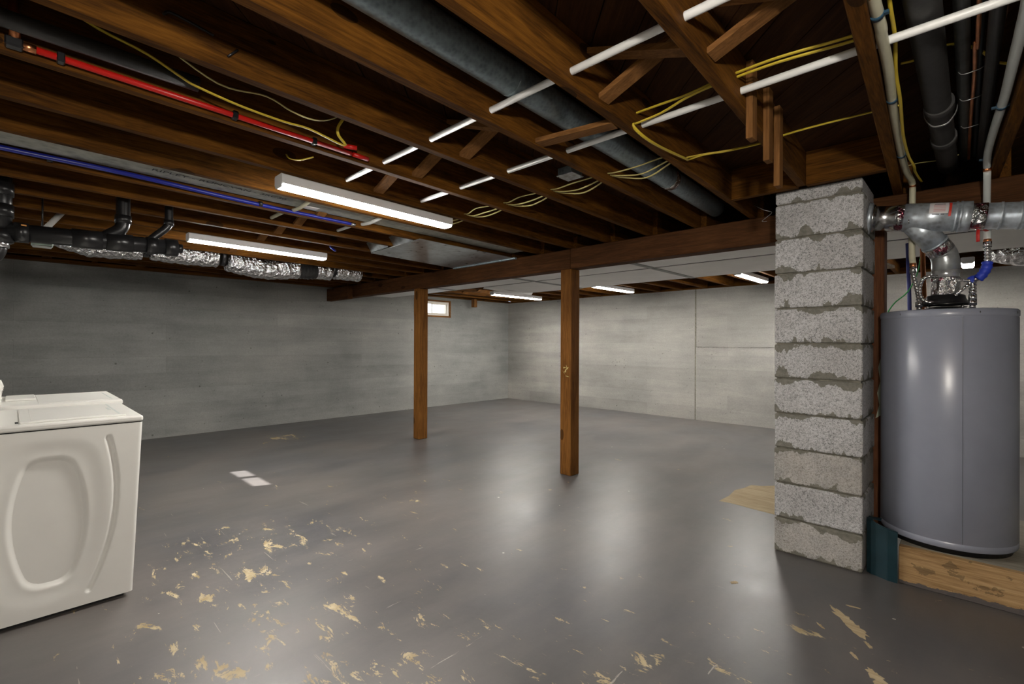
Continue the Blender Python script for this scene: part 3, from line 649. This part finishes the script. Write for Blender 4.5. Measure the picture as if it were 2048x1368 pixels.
cable([(-2.27, .99, 2.10), (-2.33, .95, 2.09), (-2.40, .93, 2.11), (-2.44, .93, 2.14)], 'tiny yellow cable loop above the start of the near strip light', .005)

# junction boxes
t = thing('junction_box', (-1.63, 2.17, 2.15), 'square metal junction box with a cover plate between joists', 'junction box')
MB().box(-1.685, -1.585, 2.12, 2.22, 2.158, 2.20, .004).build('box', MGALVD, t)
MB().box(-1.69, -1.58, 2.115, 2.225, 2.153, 2.158, .001).build('cover', MGALV, t)
for sx, sy in ((-1.68, 2.125), (-1.59, 2.215)): MB().lathe([(0, -.003), (.004, -.003), (.004, 0)], (sx, sy, 2.153), 10).build('screw', MCHROME, t)
t = thing('junction_box', (-7.24, 1.87, 2.10), 'bright blue plastic junction box at the top of the left wall', 'junction box')
MB().box(-7.29, -7.215, 1.81, 1.93, 2.135, 2.19, .006).build('box', MBLUE, t); MB().box(-7.214, -7.210, 1.845, 1.90, 2.137, 2.150).build('label', MSTICK, t)
t = thing('junction_box', (-4.40, .13, 1.83), 'small pale green box under the black drain pipe', 'junction box')
MB().tube([(-4.40, .13, 1.87), (-4.40, .13, 2.27)], .005, 8, spline=False).build('hanger', MBLACK, t); MB().box(-4.45, -4.35, .078, .182, 1.838, 1.885, .006).build('box', plain('pale_green_plastic', (.45, .58, .52), .4), t); MB().box(-4.445, -4.355, .085, .175, 1.831, 1.838, .002).build('cover', MGREYP, t)
straight('plastic_pipe', (-4.66, .235, 2.125), (-4.52, .155, 1.985), .018, MWHITE, 'short white plastic pipe slanting behind the black drain pipe', 'pipe')

# ------------------------------------------------------------------ black drain at the left
t = thing('drain_pipe', (-3.9, .3, 1.66), 'black plastic drain pipe with branches hanging below the joists at the left', 'drain')
DZ = lambda y: 1.830+.026*y
MB().tube([(-3.9, -.12, DZ(-.12)), (-3.9, .77, DZ(.77))], .050, 28, spline=False).build('main_pipe', MBLACK, t)
for y0, y1 in ((.0, .06), (.24, .38), (.40, .53), (.60, .66), (.70, .77)): MB().tube([(-3.9, y0, DZ(y0)), (-3.9, y1, DZ(y1))], .0565, 28, spline=False).build('coupling', MBLACK, t)
MB().tube([(-3.9, .77, DZ(.77)), (-3.9, .80, DZ(.80))], .030, 6, spline=False).build('cleanout_plug', MBLACK, t)
MB().tube([(-3.9, .36, 1.835), (-3.9, .42, 1.885), (-3.9, .467, 1.925), (-3.9, .482, 1.975), (-3.9, .482, 2.06), (-3.9, .482, 2.26)], .037, 24).build('branch', MBLACK, t)
MB().tube([(-3.9, .482, 1.965), (-3.9, .482, 2.015)], .043, 24, spline=False).build('coupling', MBLACK, t)
MB().tube([(-3.9, .60, 1.86), (-3.9, .66, 1.925), (-3.9, .70, 1.968), (-3.9, .723, 2.01), (-3.9, .723, 2.06), (-3.9, .723, 2.26)], .0235, 20).build('branch', MBLACK, t)
MB().tube([(-3.9, .723, 1.995), (-3.9, .723, 2.03)], .028, 20, spline=False).build('coupling', MBLACK, t)
MB().tube([(-3.9, -.06, 1.76), (-3.9, -.06, 2.26)], .055, 28, spline=False).build('stack', MBLACK, t)
for z in (1.80, 1.94, 2.06): MB().tube([(-3.9, -.06, z-.035), (-3.9, -.06, z+.035)], .062, 28, spline=False).build('hub', MBLACK, t)
MB().tube([(-3.9, -.06, 1.735), (-3.9, -.06, 1.775)], .045, 24, spline=False).build('metal_band', MCHROME, t)
MB().tube([(-3.9, -.06, 1.74), (-3.9, -.075, 1.69), (-3.9, -.13, 1.65), (-3.9, -.25, 1.64), (-3.9, -.42, 1.63)], .038, 24).build('elbow', MBLACK, t)
MB().box(-3.850, -3.843, .028, .05, 1.862, 1.869).build('label', plain('orange_label', (.7, .3, .05), .5), t)

# ------------------------------------------------------------------ washer and dryer
def smooth(a, b, x):
    t = min(1, max(0, (x-a)/(b-a))); return t*t*(3-2*t)
def side_depth(y, z):
    w = .130-.058*((z-.43)/.28)**2; d = max(abs(y-.112)-w, abs(z-.424)-.283); 
    a = abs(y-.112)-w; b = abs(z-.424)-.283
    q = .05; d = max(a, b)+q*max(0, 1-abs(a-b)/q)**2/4
    inner = 1-smooth(-.022, .003, d)
    W = .200-.05*((z-.45)/.33)**2; a2 = abs(y-.112)-W; b2 = abs(z-.424)-.360
    d2 = max(a2, b2)+.10*max(0, 1-abs(a2-b2)/.10)**2/4
    outer = 1-smooth(-.06, .006, d2)
    zc = min(max(z, .085), .765); yc = .3385-.045*((zc-.52)/.30)**2*(1.0 if zc < .52 else .95)
    dg = math.hypot((y-yc), (z-zc))
    gr = 1-smooth(.005, .0125, dg)
    return .006*outer+.013*inner+.010*gr
def machine(x1, width, yf, ztop, label, kind, name):
    x0 = x1-width; yb = -.27
    t = thing(name, ((x0+x1)/2, .08, 0), label, kind)
    yfr = lambda z: yf-.035+.043*z
    zt = ztop-.031
    # cabinet body
    MB().hexa([(x0, yb, .022), (x1-.018, yb, .022), (x1-.018, yfr(.022)-.012, .022), (x0, yfr(.022)-.012, .022), (x0, yb, zt), (x1-.018, yb, zt), (x1-.018, yfr(zt)-.012, zt), (x0, yfr(zt)-.012, zt)]).build('cabinet', MENAM, t)
    NY, NZ = 130, 120; m = MB(); vs = []
    for j in range(NZ+1):
        z = .022+(zt-.022)*j/NZ
        for i in range(NY+1):
            y = yb+(yfr(z)-yb)*i/NY; e = min((yfr(z)-y), z-.022, zt-z)
            rnd = .010*(1-math.sqrt(max(0, 1-(1-min(1, (yfr(z)-y)/.012))**2)))
            vs.append((x1-side_depth(y+.0, z)-rnd, y, z))
    m.add(vs, [(j*(NY+1)+i, j*(NY+1)+i+1, (j+1)*(NY+1)+i+1, (j+1)*(NY+1)+i) for j in range(NZ) for i in range(NY)], True)
    m.build('side_panel', MENAM, t)
    MB().hexa([(x0+.03, yb+.02, .0), (x1-.03, yb+.02, .0), (x1-.03, yfr(0)-.03, .0), (x0+.03, yfr(0)-.03, .0), (x0+.03, yb+.02, .03), (x1-.03, yb+.02, .03), (x1-.03, yfr(0)-.03, .03), (x0+.03, yfr(0)-.03, .03)]).build('toe_base', MGAP, t)
    MB().box(x0+.004, x1-.006, yb, yfr(zt)-.004, zt, zt+.004).build('gap_line', MGAP, t)
    top = MB().box(x0, x1+.002, yb, yf+.003, zt+.004, ztop, .008).build('top_deck', MENAM, t)
    if kind == 'washer':
        ld = MB().box(x0+.075, x1-.055, .02, yf-.055, ztop-.002, ztop+.0065, .004).build('lid', MENAM, t)
        MB().box(x0+.11, x1-.085, .055, yf-.105, ztop+.0062, ztop+.008, .0008).build('lid_panel', MENAM, ld)
        MB().box(x0+.12, x1-.10, yf-.080, yf-.072, ztop+.006, ztop+.0072).build('emblem_line', MGREYP, ld)
        MB().box(x0+.30, x1-.30, yf-.097, yf-.086, ztop+.006, ztop+.0076).build('emblem', MGREYP, ld)
        MB().box(x1-.135, x1-.075, .007, .017, ztop+.0002, ztop+.001).build('hinge_slot', MGAP, t)
    else:
        ld = MB().box(x0+.06, x1-.06, .10, yf-.05, ztop-.002, ztop+.0025, .001).build('top_panel', MENAM, t)
        MB().box(x0+.10, x1-.30, -.03, .095, ztop, ztop+.012, .004).build('lint_door', MENAM, t)
        MB().box(x0+.12, x1-.10, yf-.04, yf-.034, ztop, ztop+.0012).build('emblem_line', MGREYP, t)
    cp = [(yb, ztop), (-.055, ztop), (-.044, ztop+.03), (-.048, ztop+.07), (-.062, ztop+.11), (-.09, ztop+.15), (-.13, ztop+.165), (yb, ztop+.165)]
    cs = MB().prism_x(cp, x0+.01, x1-.01, True).build('control_console', MENAM, t)
    for i in range(3): MB().tube([(x0+.2+i*.15, -.075, ztop+.085), (x0+.2+i*.15, -.042, ztop+.095)], .022, 20, spline=False).build('knob', MENAM, cs)
    return t
machine(-2.90, .71, .437, .857, 'white top-load washer with an embossed oval on its side, nearest at left', 'washer', 'washing_machine')
machine(-3.665, .70, .455, .868, 'white clothes dryer standing behind the washer against the left side', 'dryer', 'clothes_dryer')

# ------------------------------------------------------------------ water heater
TX, TY, TR = -.102, 3.448, .2735
t = thing('water_heater', (TX, TY, .19), 'tall grey cylindrical water heater tank on a wooden platform', 'water heater')
MB().lathe([(TR-.004, .215), (TR, .222), (TR, .245), (TR-.0015, .2465), (TR-.0015, .2485), (TR, .25), (TR, 1.352), (TR-.0015, 1.354), (TR-.0015, 1.356), (TR, 1.358)], (TX, TY, 0), 96).build('tank', MTANK, t)
MB().lathe([(TR+.001, 1.358), (TR+.002, 1.362), (TR+.002, 1.386), (TR-.004, 1.393), (TR-.02, 1.395), (0, 1.395)], (TX, TY, 0), 96).build('top_cap', MTANK, t)
MB().lathe([(0, .187), (TR-.02, .187), (TR-.02, .213), (TR-.006, .217), (0, .217)], (TX, TY, 0), 64).build('base_ring', MBLACK, t)
a = math.radians(-75); MB().bar((TX+(TR+.0005)*math.cos(a), TY+(TR+.0005)*math.sin(a), .25), (TX+(TR+.0005)*math.cos(a), TY+(TR+.0005)*math.sin(a), 1.352), .002, .002, up=(1, 0, 0)).build('vertical_seam', MTANKD, t)
for d in (-128, -62, -170, -20):
    a = math.radians(d); MB().lathe([(0, .004), (.005, .003), (.006, 0)], (TX+(TR+.003)*math.cos(a), TY+(TR+.003)*math.sin(a), 1.374), 10, 'x').build('screw', MCHROME, t)
MB().lathe([(.115, 1.428), (.115, 1.433), (.098, 1.440), (.086, 1.452), (.080, 1.462), (.079, 1.475), (.072, 1.480), (.06, 1.482)], (TX, TY, 0), 48).build('draft_hood', MBLACK, t)
MB().lathe([(.05, 1.395), (.05, 1.41), (.085, 1.412), (.085, 1.416), (0, 1.416)], (TX, TY, 0), 40).build('flue_collar', MBLACK, t)
for d in (-135, -45, 45, 135):
    a = math.radians(d); MB().tube([(TX+.095*math.cos(a), TY+.095*math.sin(a), 1.395), (TX+.095*math.cos(a), TY+.095*math.sin(a), 1.432)], .005, 8, spline=False).build('hood_leg', MCHROME, t)
for x in (TX-.103, TX+.105):
    MB().tube([(x, TY-.06, 1.394), (x, TY-.06, 1.43)], .012, 12, spline=False).build('nipple', MCHROME, t)
    MB().tube([(x, TY-.06, 1.418), (x, TY-.06, 1.445)], .019, 6, spline=False).build('nut', MCHROME, t)
# platform
t = thing('heater_platform', (.15, 3.55, 0), 'low wooden platform of pale boards under the water heater', 'platform')
MB().box(-.268, 1.2, 3.14, 3.18, 0, .187, .003).build('front_board', MBOARD, t)
MB().box(-.268, 1.2, 3.18, 4.1, .168, .1865, .002).build('deck', MPLY, t)
MB().box(-.268, -.23, 3.18, 4.1, 0, .168, .002).build('side_board', MPALE, t)
# teal folded steel guard at the platform corner
t = thing('steel_corner_guard', (-.33, 3.16, 0), 'dark teal folded steel guard standing between chimney and platform', 'bracket')
pr = [(-.405, 3.175), (-.385, 3.155), (-.365, 3.150), (-.318, 3.128), (-.312, 3.124), (-.271, 3.122), (-.271, 3.126), (-.31, 3.130), (-.364, 3.155), (-.383, 3.160), (-.400, 3.178)]
g = MB(); n = len(pr); zt = [.285, .285, .27, .262, .262, .255, .255, .262, .27, .285, .285]
g.add([(x, y, 0) for x, y in pr]+[(x, y, z) for (x, y), z in zip(pr, zt)], [(i, (i+1) % n, n+(i+1) % n, n+i) for i in range(n)]+[tuple(range(n-1, -1, -1)), tuple(range(n, 2*n))]); g.build('folded_sheet', MTEAL, t)
MB().box(-.402, -.345, 3.178, 3.22, .283, .288, .001).build('top_lip', MTEAL, t)
MB().tube([(-.405, 3.176, .29), (-.38, 3.155, .288), (-.363, 3.15, .275), (-.315, 3.126, .267), (-.271, 3.121, .259)], .003, 6, spline=False).build('rim', MTEAL, t)

# ------------------------------------------------------------------ vent pipe
t = thing('vent_pipe', (-.1, 3.36, 1.78), 'shiny galvanised vent pipe with a wye joining water heater to chimney', 'vent pipe')
V0, V1 = Vector((-.425, 3.30, 1.918)), Vector((.75, 3.415, 1.765))
def VP(x):
    u = (x-V0.x)/(V1.x-V0.x); return V0.lerp(V1, u)
def vseg(x0, x1, r, nm, mat, seg=40, step=None): return MB().tube([VP(x0), VP(x1)], r, seg, spline=False, step=step).build(nm, mat, t)
vseg(-.42, -.402, .084, 'wall_collar', MGALV); vseg(-.402, -.39, .075, 'wall_collar', MCHROME)
vseg(-.42, -.28, .066, 'pipe', galv('bright_steel', (.75, .77, .78), .2, 8, 1.0)); vseg(-.295, -.262, .0695, 'printed_tape', MTAPE)
wy = vseg(-.265, -.045, .0735, 'wye_body', MGALV); 
for x in (-.062, -.045): vseg(x-.004, x+.004, .077, 'bead', MGALV)
vseg(-.045, -.005, .0755, 'collar', MGALV); vseg(-.006, .05, .066, 'printed_tape', MTAPE)
vseg(.045, .75, .064, 'pipe', MGALV)
for x in (.10, .165, .18): vseg(x-.004, x+.004, .0675, 'bead', MGALV)
MB().lathe([(0, .004), (.012, .004), (.012, 0)], (-.24, 3.246, 1.86), 12, 'x').build('rivet', MCHROME, t)
# sticker on the wye, curved around its face
ax = (V1-V0).normalized(); e1 = Vector((0, -1, 0)); e1 = (e1-ax*e1.dot(ax)).normalized(); e2 = e1.cross(ax); e2 = e2 if e2.z > 0 else -e2
def stick(x0, x1, a0, a1, rr, mat, nm, par=None):
    m = MB(); n = 8; vs = []
    for i in range(n+1):
        an = math.radians(a0+(a1-a0)*i/n); d = (e1*math.cos(an)+e2*math.sin(an))*rr
        vs += [VP(x0)+d, VP(x1)+d]
    m.add(vs, [(2*i, 2*i+1, 2*i+3, 2*i+2) for i in range(n)], True); return m.build(nm, mat, par or t)
sk1 = stick(-.168, -.095, 4, 62, .0741, MSTICK, 'label'); stick(-.093, -.083, -8, 62, .0742, MREDST, 'red_label_strip')
stick(-.150, -.108, 47, 51, .0743, MINK, 'print_line', sk1)
for i in range(5): stick(-.152, -.106, 12+i*7, 15+i*7, .0743, MPINK, 'print_line', sk1)
stick(-.155, -.128, -1, 2, .0742, MINK, 'print_line', sk1); stick(-.122, -.108, -1, 2, .0742, MINK, 'print_line', sk1)
# branch, elbow and riser to the draft hood
B0 = VP(-.23)+Vector((0, 0, -.02)); B1 = Vector((-.142, 3.40, 1.752)); B2 = Vector((-.118, 3.425, 1.715)); B3 = Vector((TX, TY-.01, 1.66)); B4 = Vector((TX, TY, 1.475))
MB().tube([B0, B1], .058, 36, spline=False).build('wye_branch', MGALV, t); MB().tube([B1-(B1-B0).normalized()*.008, B1], .062, 36, spline=False).build('bead', MGALV, t)
MB().tube([B1, B2], .059, 36, spline=False).build('printed_tape', MTAPE, t)
MB().tube([B2, Vector((-.109, 3.436, 1.695)), B3, Vector((TX, TY, 1.62))], .058, 36).build('elbow', galv('dark_steel', (.40, .43, .44), .3, 8), t)
MB().tube([Vector((TX, TY, 1.625)), Vector((TX, TY, 1.56))], .0575, 36, spline=False).build('pipe', galv('riser_steel', (.6, .62, .63), .25, 8), t)
MB().tube([Vector((TX, TY, 1.57)), Vector((TX, TY, 1.477))], .060, 36, step=.01, spline=False).build('foil_tape', MFOIL, t)
MB().tube([Vector((TX, TY, 1.572)), Vector((TX, TY, 1.552))], .0612, 36, spline=False).build('printed_tape', MTAPE, t)

# ------------------------------------------------------------------ water lines at the heater
def corr(r): return lambda L, i, n: r*(1+.14*math.sin(L/.0026*1.0))
def hose(path, r, nm='corrugated_hose'): return MB().tube(path, corr(r), 12, step=.003)
t = thing('flexible_hose', (-.21, 3.39, 1.44), 'braided silver hose from the beige pipe down to the tank top', 'hose')
hose([(-.232, 3.40, 1.61), (-.226, 3.395, 1.57), (-.212, 3.392, 1.50), (TX-.103, TY-.06, 1.442)], .0105).build('corrugated_tube', MCHROME, t)
MB().tube([(-.232, 3.40, 1.605), (-.232, 3.40, 1.64)], .017, 6, spline=False).build('nut', MCHROME, t)
t = thing('flexible_hose', (-.17, 3.36, 1.44), 'thin silver conduit looping in front of the flue on its left side', 'hose')
hose([(-.13, 3.375, 1.577), (-.165, 3.355, 1.577), (-.19, 3.35, 1.560), (-.200, 3.352, 1.515), (-.196, 3.355, 1.47), (-.175, 3.36, 1.445), (-.145, 3.37, 1.437), (-.13, 3.375, 1.437)], .0085).build('corrugated_tube', MCHROME, t)
t = thing('flexible_hose', (0, 3.38, 1.44), 'silver corrugated hose with blue tape on the right of the flue', 'hose')
hose([(.056, 3.395, 1.715), (.057, 3.392, 1.66), (.055, 3.39, 1.625)], .0125).build('corrugated_tube', MCHROME, t)
MB().tube([(.056, 3.39, 1.632), (.052, 3.385, 1.60), (.035, 3.38, 1.565), (.022, 3.38, 1.552)], lambda L, i, n: .021+.002*math.sin(i*2), 14, step=.006).build('blue_tape', MBLUET, t)
MB().tube([(.025, 3.38, 1.553), (.0, 3.385, 1.545)], .011, 12, spline=False).build('elbow', MCHROME, t)
MB().tube([(.012, 3.385, 1.55), (.001, 3.388, 1.549), (-.004, 3.39, 1.535)], .0195, 14).build('blue_tape', MBLUET, t)
hose([(TX+.105, TY-.06, 1.54), (TX+.105, TY-.06, 1.49), (TX+.105, TY-.06, 1.442)], .0145).build('corrugated_tube', MCHROME, t)
MB().tube([(TX+.105, TY-.06, 1.44), (TX+.105, TY-.06, 1.475)], .0165, 16, spline=False).build('sleeve', MCHROME, t)
t = thing('flexible_hose', (-.04, 3.36, 1.47), 'thin silver conduit forking behind the taped elbow to the draft hood', 'hose')
hose([(-.05, 3.40, 1.552), (-.03, 3.375, 1.547), (-.005, 3.37, 1.542)], .0075).build('corrugated_tube', MCHROME, t)
hose([(-.005, 3.37, 1.535), (-.03, 3.36, 1.505), (-.062, 3.36, 1.47)], .008).build('corrugated_tube', MCHROME, t)
# beige pipe
t = thing('plastic_pipe', (-.21, 2.6, 1.64), 'cream plastic pipe strapped along the joist then dropping behind the vent pipe', 'pipe')
MB().tube([(-.185, .2, 2.12), (-.187, 1.56, 2.12), (-.192, 1.761, 2.12), (-.198, 1.968, 2.12), (-.214, 2.246, 2.12), (-.228, 2.513, 2.12), (-.243, 2.937, 2.12), (-.246, 3.22, 2.115), (-.238, 3.37, 2.11), (-.236, 3.42, 2.095)], .0148, 14).build('long_run', MBEIGE, t)
MB().tube([(-.236, 3.42, 2.095), (-.236, 3.42, 2.08)], .0155, 14, spline=False).build('copper_ring', MCOP, t)
MB().tube([(-.236, 3.425, 2.08), (-.238, 3.425, 1.9), (-.238, 3.42, 1.72), (-.232, 3.40, 1.655)], .0148, 14).build('drop', MBEIGE, t)
MB().tube([(-.232, 3.40, 1.635), (-.232, 3.40, 1.66)], .0155, 14, spline=False).build('copper_ring', MCOP, t)
def clamp(par, x, y, z, r): 
    MB().tube([(x-.0, y-.010, z), (x, y+.010, z)], r, 16, spline=False).build('clamp', MCLAMP, par)
    MB().box(x-r-.012, x+r+.010, y-.007, y+.007, z-r*.2-.004, z-r*.2+.004, .001).build('clamp', MCLAMP, par)
for x, y in ((-.189, 1.636), (-.213, 2.241), (-.243, 2.927)): clamp(t, x, y, 2.12, .0172)
# pale grey pipe at right with ball valve
t = thing('plastic_pipe', (.08, 2.8, 1.72), 'pale grey plastic pipe with a red valve handle dropping at far right', 'pipe')
MB().tube([(.11, .2, 2.13), (.108, 1.7, 2.13), (.103, 2.01, 2.13), (.097, 2.188, 2.13), (.086, 2.532, 2.13), (.068, 2.86, 2.13), (.056, 3.124, 2.128), (.053, 3.30, 2.12), (.054, 3.36, 2.10)], .0148, 14).build('long_run', MGREYP, t)
MB().tube([(.054, 3.36, 2.10), (.0545, 3.362, 2.082)], .0158, 14, spline=False).build('copper_ring', MCOP, t)
MB().tube([(.0545, 3.365, 2.082), (.056, 3.50, 1.95)], .0, 3, spline=False, caps=False) 
MB().tube([(.0545, 3.365, 2.084), (.055, 3.475, 1.95), (.055, 3.475, 1.90), (.056, 3.41, 1.79), (.056, 3.395, 1.745)], .0148, 14).build('drop', MGREYP, t)
MB().tube([(.056, 3.395, 1.748), (.056, 3.395, 1.732)], .0158, 14, spline=False).build('copper_ring', MCOP, t)
MB().tube([(.056, 3.395, 1.735), (.056, 3.395, 1.705)], .019, 6, spline=False).build('nut', MCHROME, t)
MB().tube([(.056, 3.40, 1.79), (.03, 3.37, 1.80), (.022, 3.36, 1.785), (.022, 3.36, 1.735)], .0085, 10, flat=.5).build('valve_handle', MRED, t)
for x, y in ((.082, 2.61), (.053, 3.30)): clamp(t, x, y, 2.13, .0172)
# dark pipes in the bay over the water heater
t = thing('cast_iron_pipe', (-.1, 2.3, 2.14), 'thick black iron pipe hung on wire in the bay right of the joist', 'pipe')
MB().tube([(-.105, YF+.02, 2.19), (-.102, 2.136, 2.19), (-.095, 3.52, 2.19)], .042, 24, step=.2).build('pipe', MIRON, t)
for y in (2.62, 3.05): MB().tube([(-.097, y-.04, 2.19), (-.097, y+.04, 2.19)], .048, 24, spline=False).build('hub', MIRON, t)
for dy in (0, .008): MB().tube([(-.045, 2.70+dy, 2.25), (-.046, 2.70+dy, 2.19), (-.07, 2.70+dy, 2.147), (-.097, 2.70+dy, 2.138), (-.125, 2.70+dy, 2.147), (-.148, 2.70+dy, 2.19), (-.148, 2.70+dy, 2.25)], .0022, 6).build('hanger_wire', MWIRE, t)
straight('old_pipe', (-.018, YF+.02, 2.215), (-.026, 3.52, 2.215), .020, plain('mottled_old_pipe', (.05, .055, .05), .5, var=.6, vscale=20), 'mottled dark old pipe between the iron pipe and the copper tube', 'pipe', 16)
t = thing('copper_pipe', (.005, 2.6, 2.19), 'thin copper tube wired along the dark pipes at upper right', 'pipe')
MB().tube([(.018, YF+.02, 2.205), (.014, 1.985, 2.2), (.007, 2.16, 2.2), (.005, 2.448, 2.2), (-.003, 2.789, 2.2), (-.011, 3.292, 2.2), (-.014, 3.5, 2.2)], .0065, 10).build('tube', MCOP, t)
for y in (2.36, 2.62, 2.95): MB().tube([(-.045, y, 2.225), (-.03, y, 2.19), (.0, y, 2.188), (.03, y+.01, 2.20), (.05, y+.02, 2.235)], .0014, 6).build('tie_wire', MWIRE, t)
straight('grey_pipe', (.036, YF+.02, 2.222), (.010, 3.52, 2.222), .010, plain('slate_grey_pipe', (.05, .065, .08), .4), 'slate grey pipe just right of the copper tube', 'pipe', 12)
straight('insulated_pipe', (.083, YF+.02, 2.19), (.035, 3.50, 2.19), .019, MIRON, 'black insulated pipe behind the pale grey pipe at far right', 'pipe', 16)
cable([(.08, 1.9, 2.24), (.076, 2.022, 2.23), (.074, 2.128, 2.23), (.052, 2.237, 2.23), (.038, 2.36, 2.23), (.021, 2.401, 2.23)], 'thin brown wire curling past the slate grey pipe', .002, plain('brown_wire', (.12, .06, .03), .5), 1)
straight('copper_pipe', (-.222, 3.80, 2.08), (-.176, 3.80, .187), .0125, MCOP, 'vertical copper pipe behind the water heater flue', 'pipe', 14)
straight('blue_pipe', (-.345, 4.6, 1.97), (-.325, 4.6, 1.2), .0125, plain('indigo_pipe', (.05, .06, .25), .4), 'vertical indigo pipe behind the water heater on its left', 'pipe', 12)
cable([(-.25, 4.38, 1.965), (-.27, 4.4, 1.75), (-.33, 4.45, 1.60), (-.42, 4.45, 1.50), (-.46, 4.42, 1.35), (-.46, 4.42, .9)], 'thin green wire hanging behind the water heater', .004, MGREEN, 1)
# odds and ends
tag(MB().box(-7.24, -7.15, 6.36, 6.44, 1.93, 2.09, .004).build('wood_block', MBR['z']), 'short pale wood block hanging at the top of the wall right of the window', 'block')
cable([(-1.06, 3.46, 2.15), (-1.0, 3.47, 2.11), (-.96, 3.49, 2.092), (-1.0, 3.515, 2.07), (-1.03, 3.522, 2.05), (-1.0, 3.523, 2.045)], 'curl of bare wire on the beam next to the chimney', .002, MWIRE, 1)
t = thing('bent_rod', (-1.72, .45, 2.13), 'bent dark wire hanger stuck in the side of the second joist', 'wire')
BX = lambda y: JX(4, y)+JT+.006
MB().tube([(BX(.30), .30, 2.17), (BX(.32), .315, 2.185), (BX(.36), .37, 2.18), (BX(.42), .43, 2.172)], .004, 8).build('rod', MBLACK, t)
MB().tube([(BX(.50), .47, 2.125), (BX(.52), .50, 2.16)], .0035, 8, spline=False).build('nail', MBLACK, t)
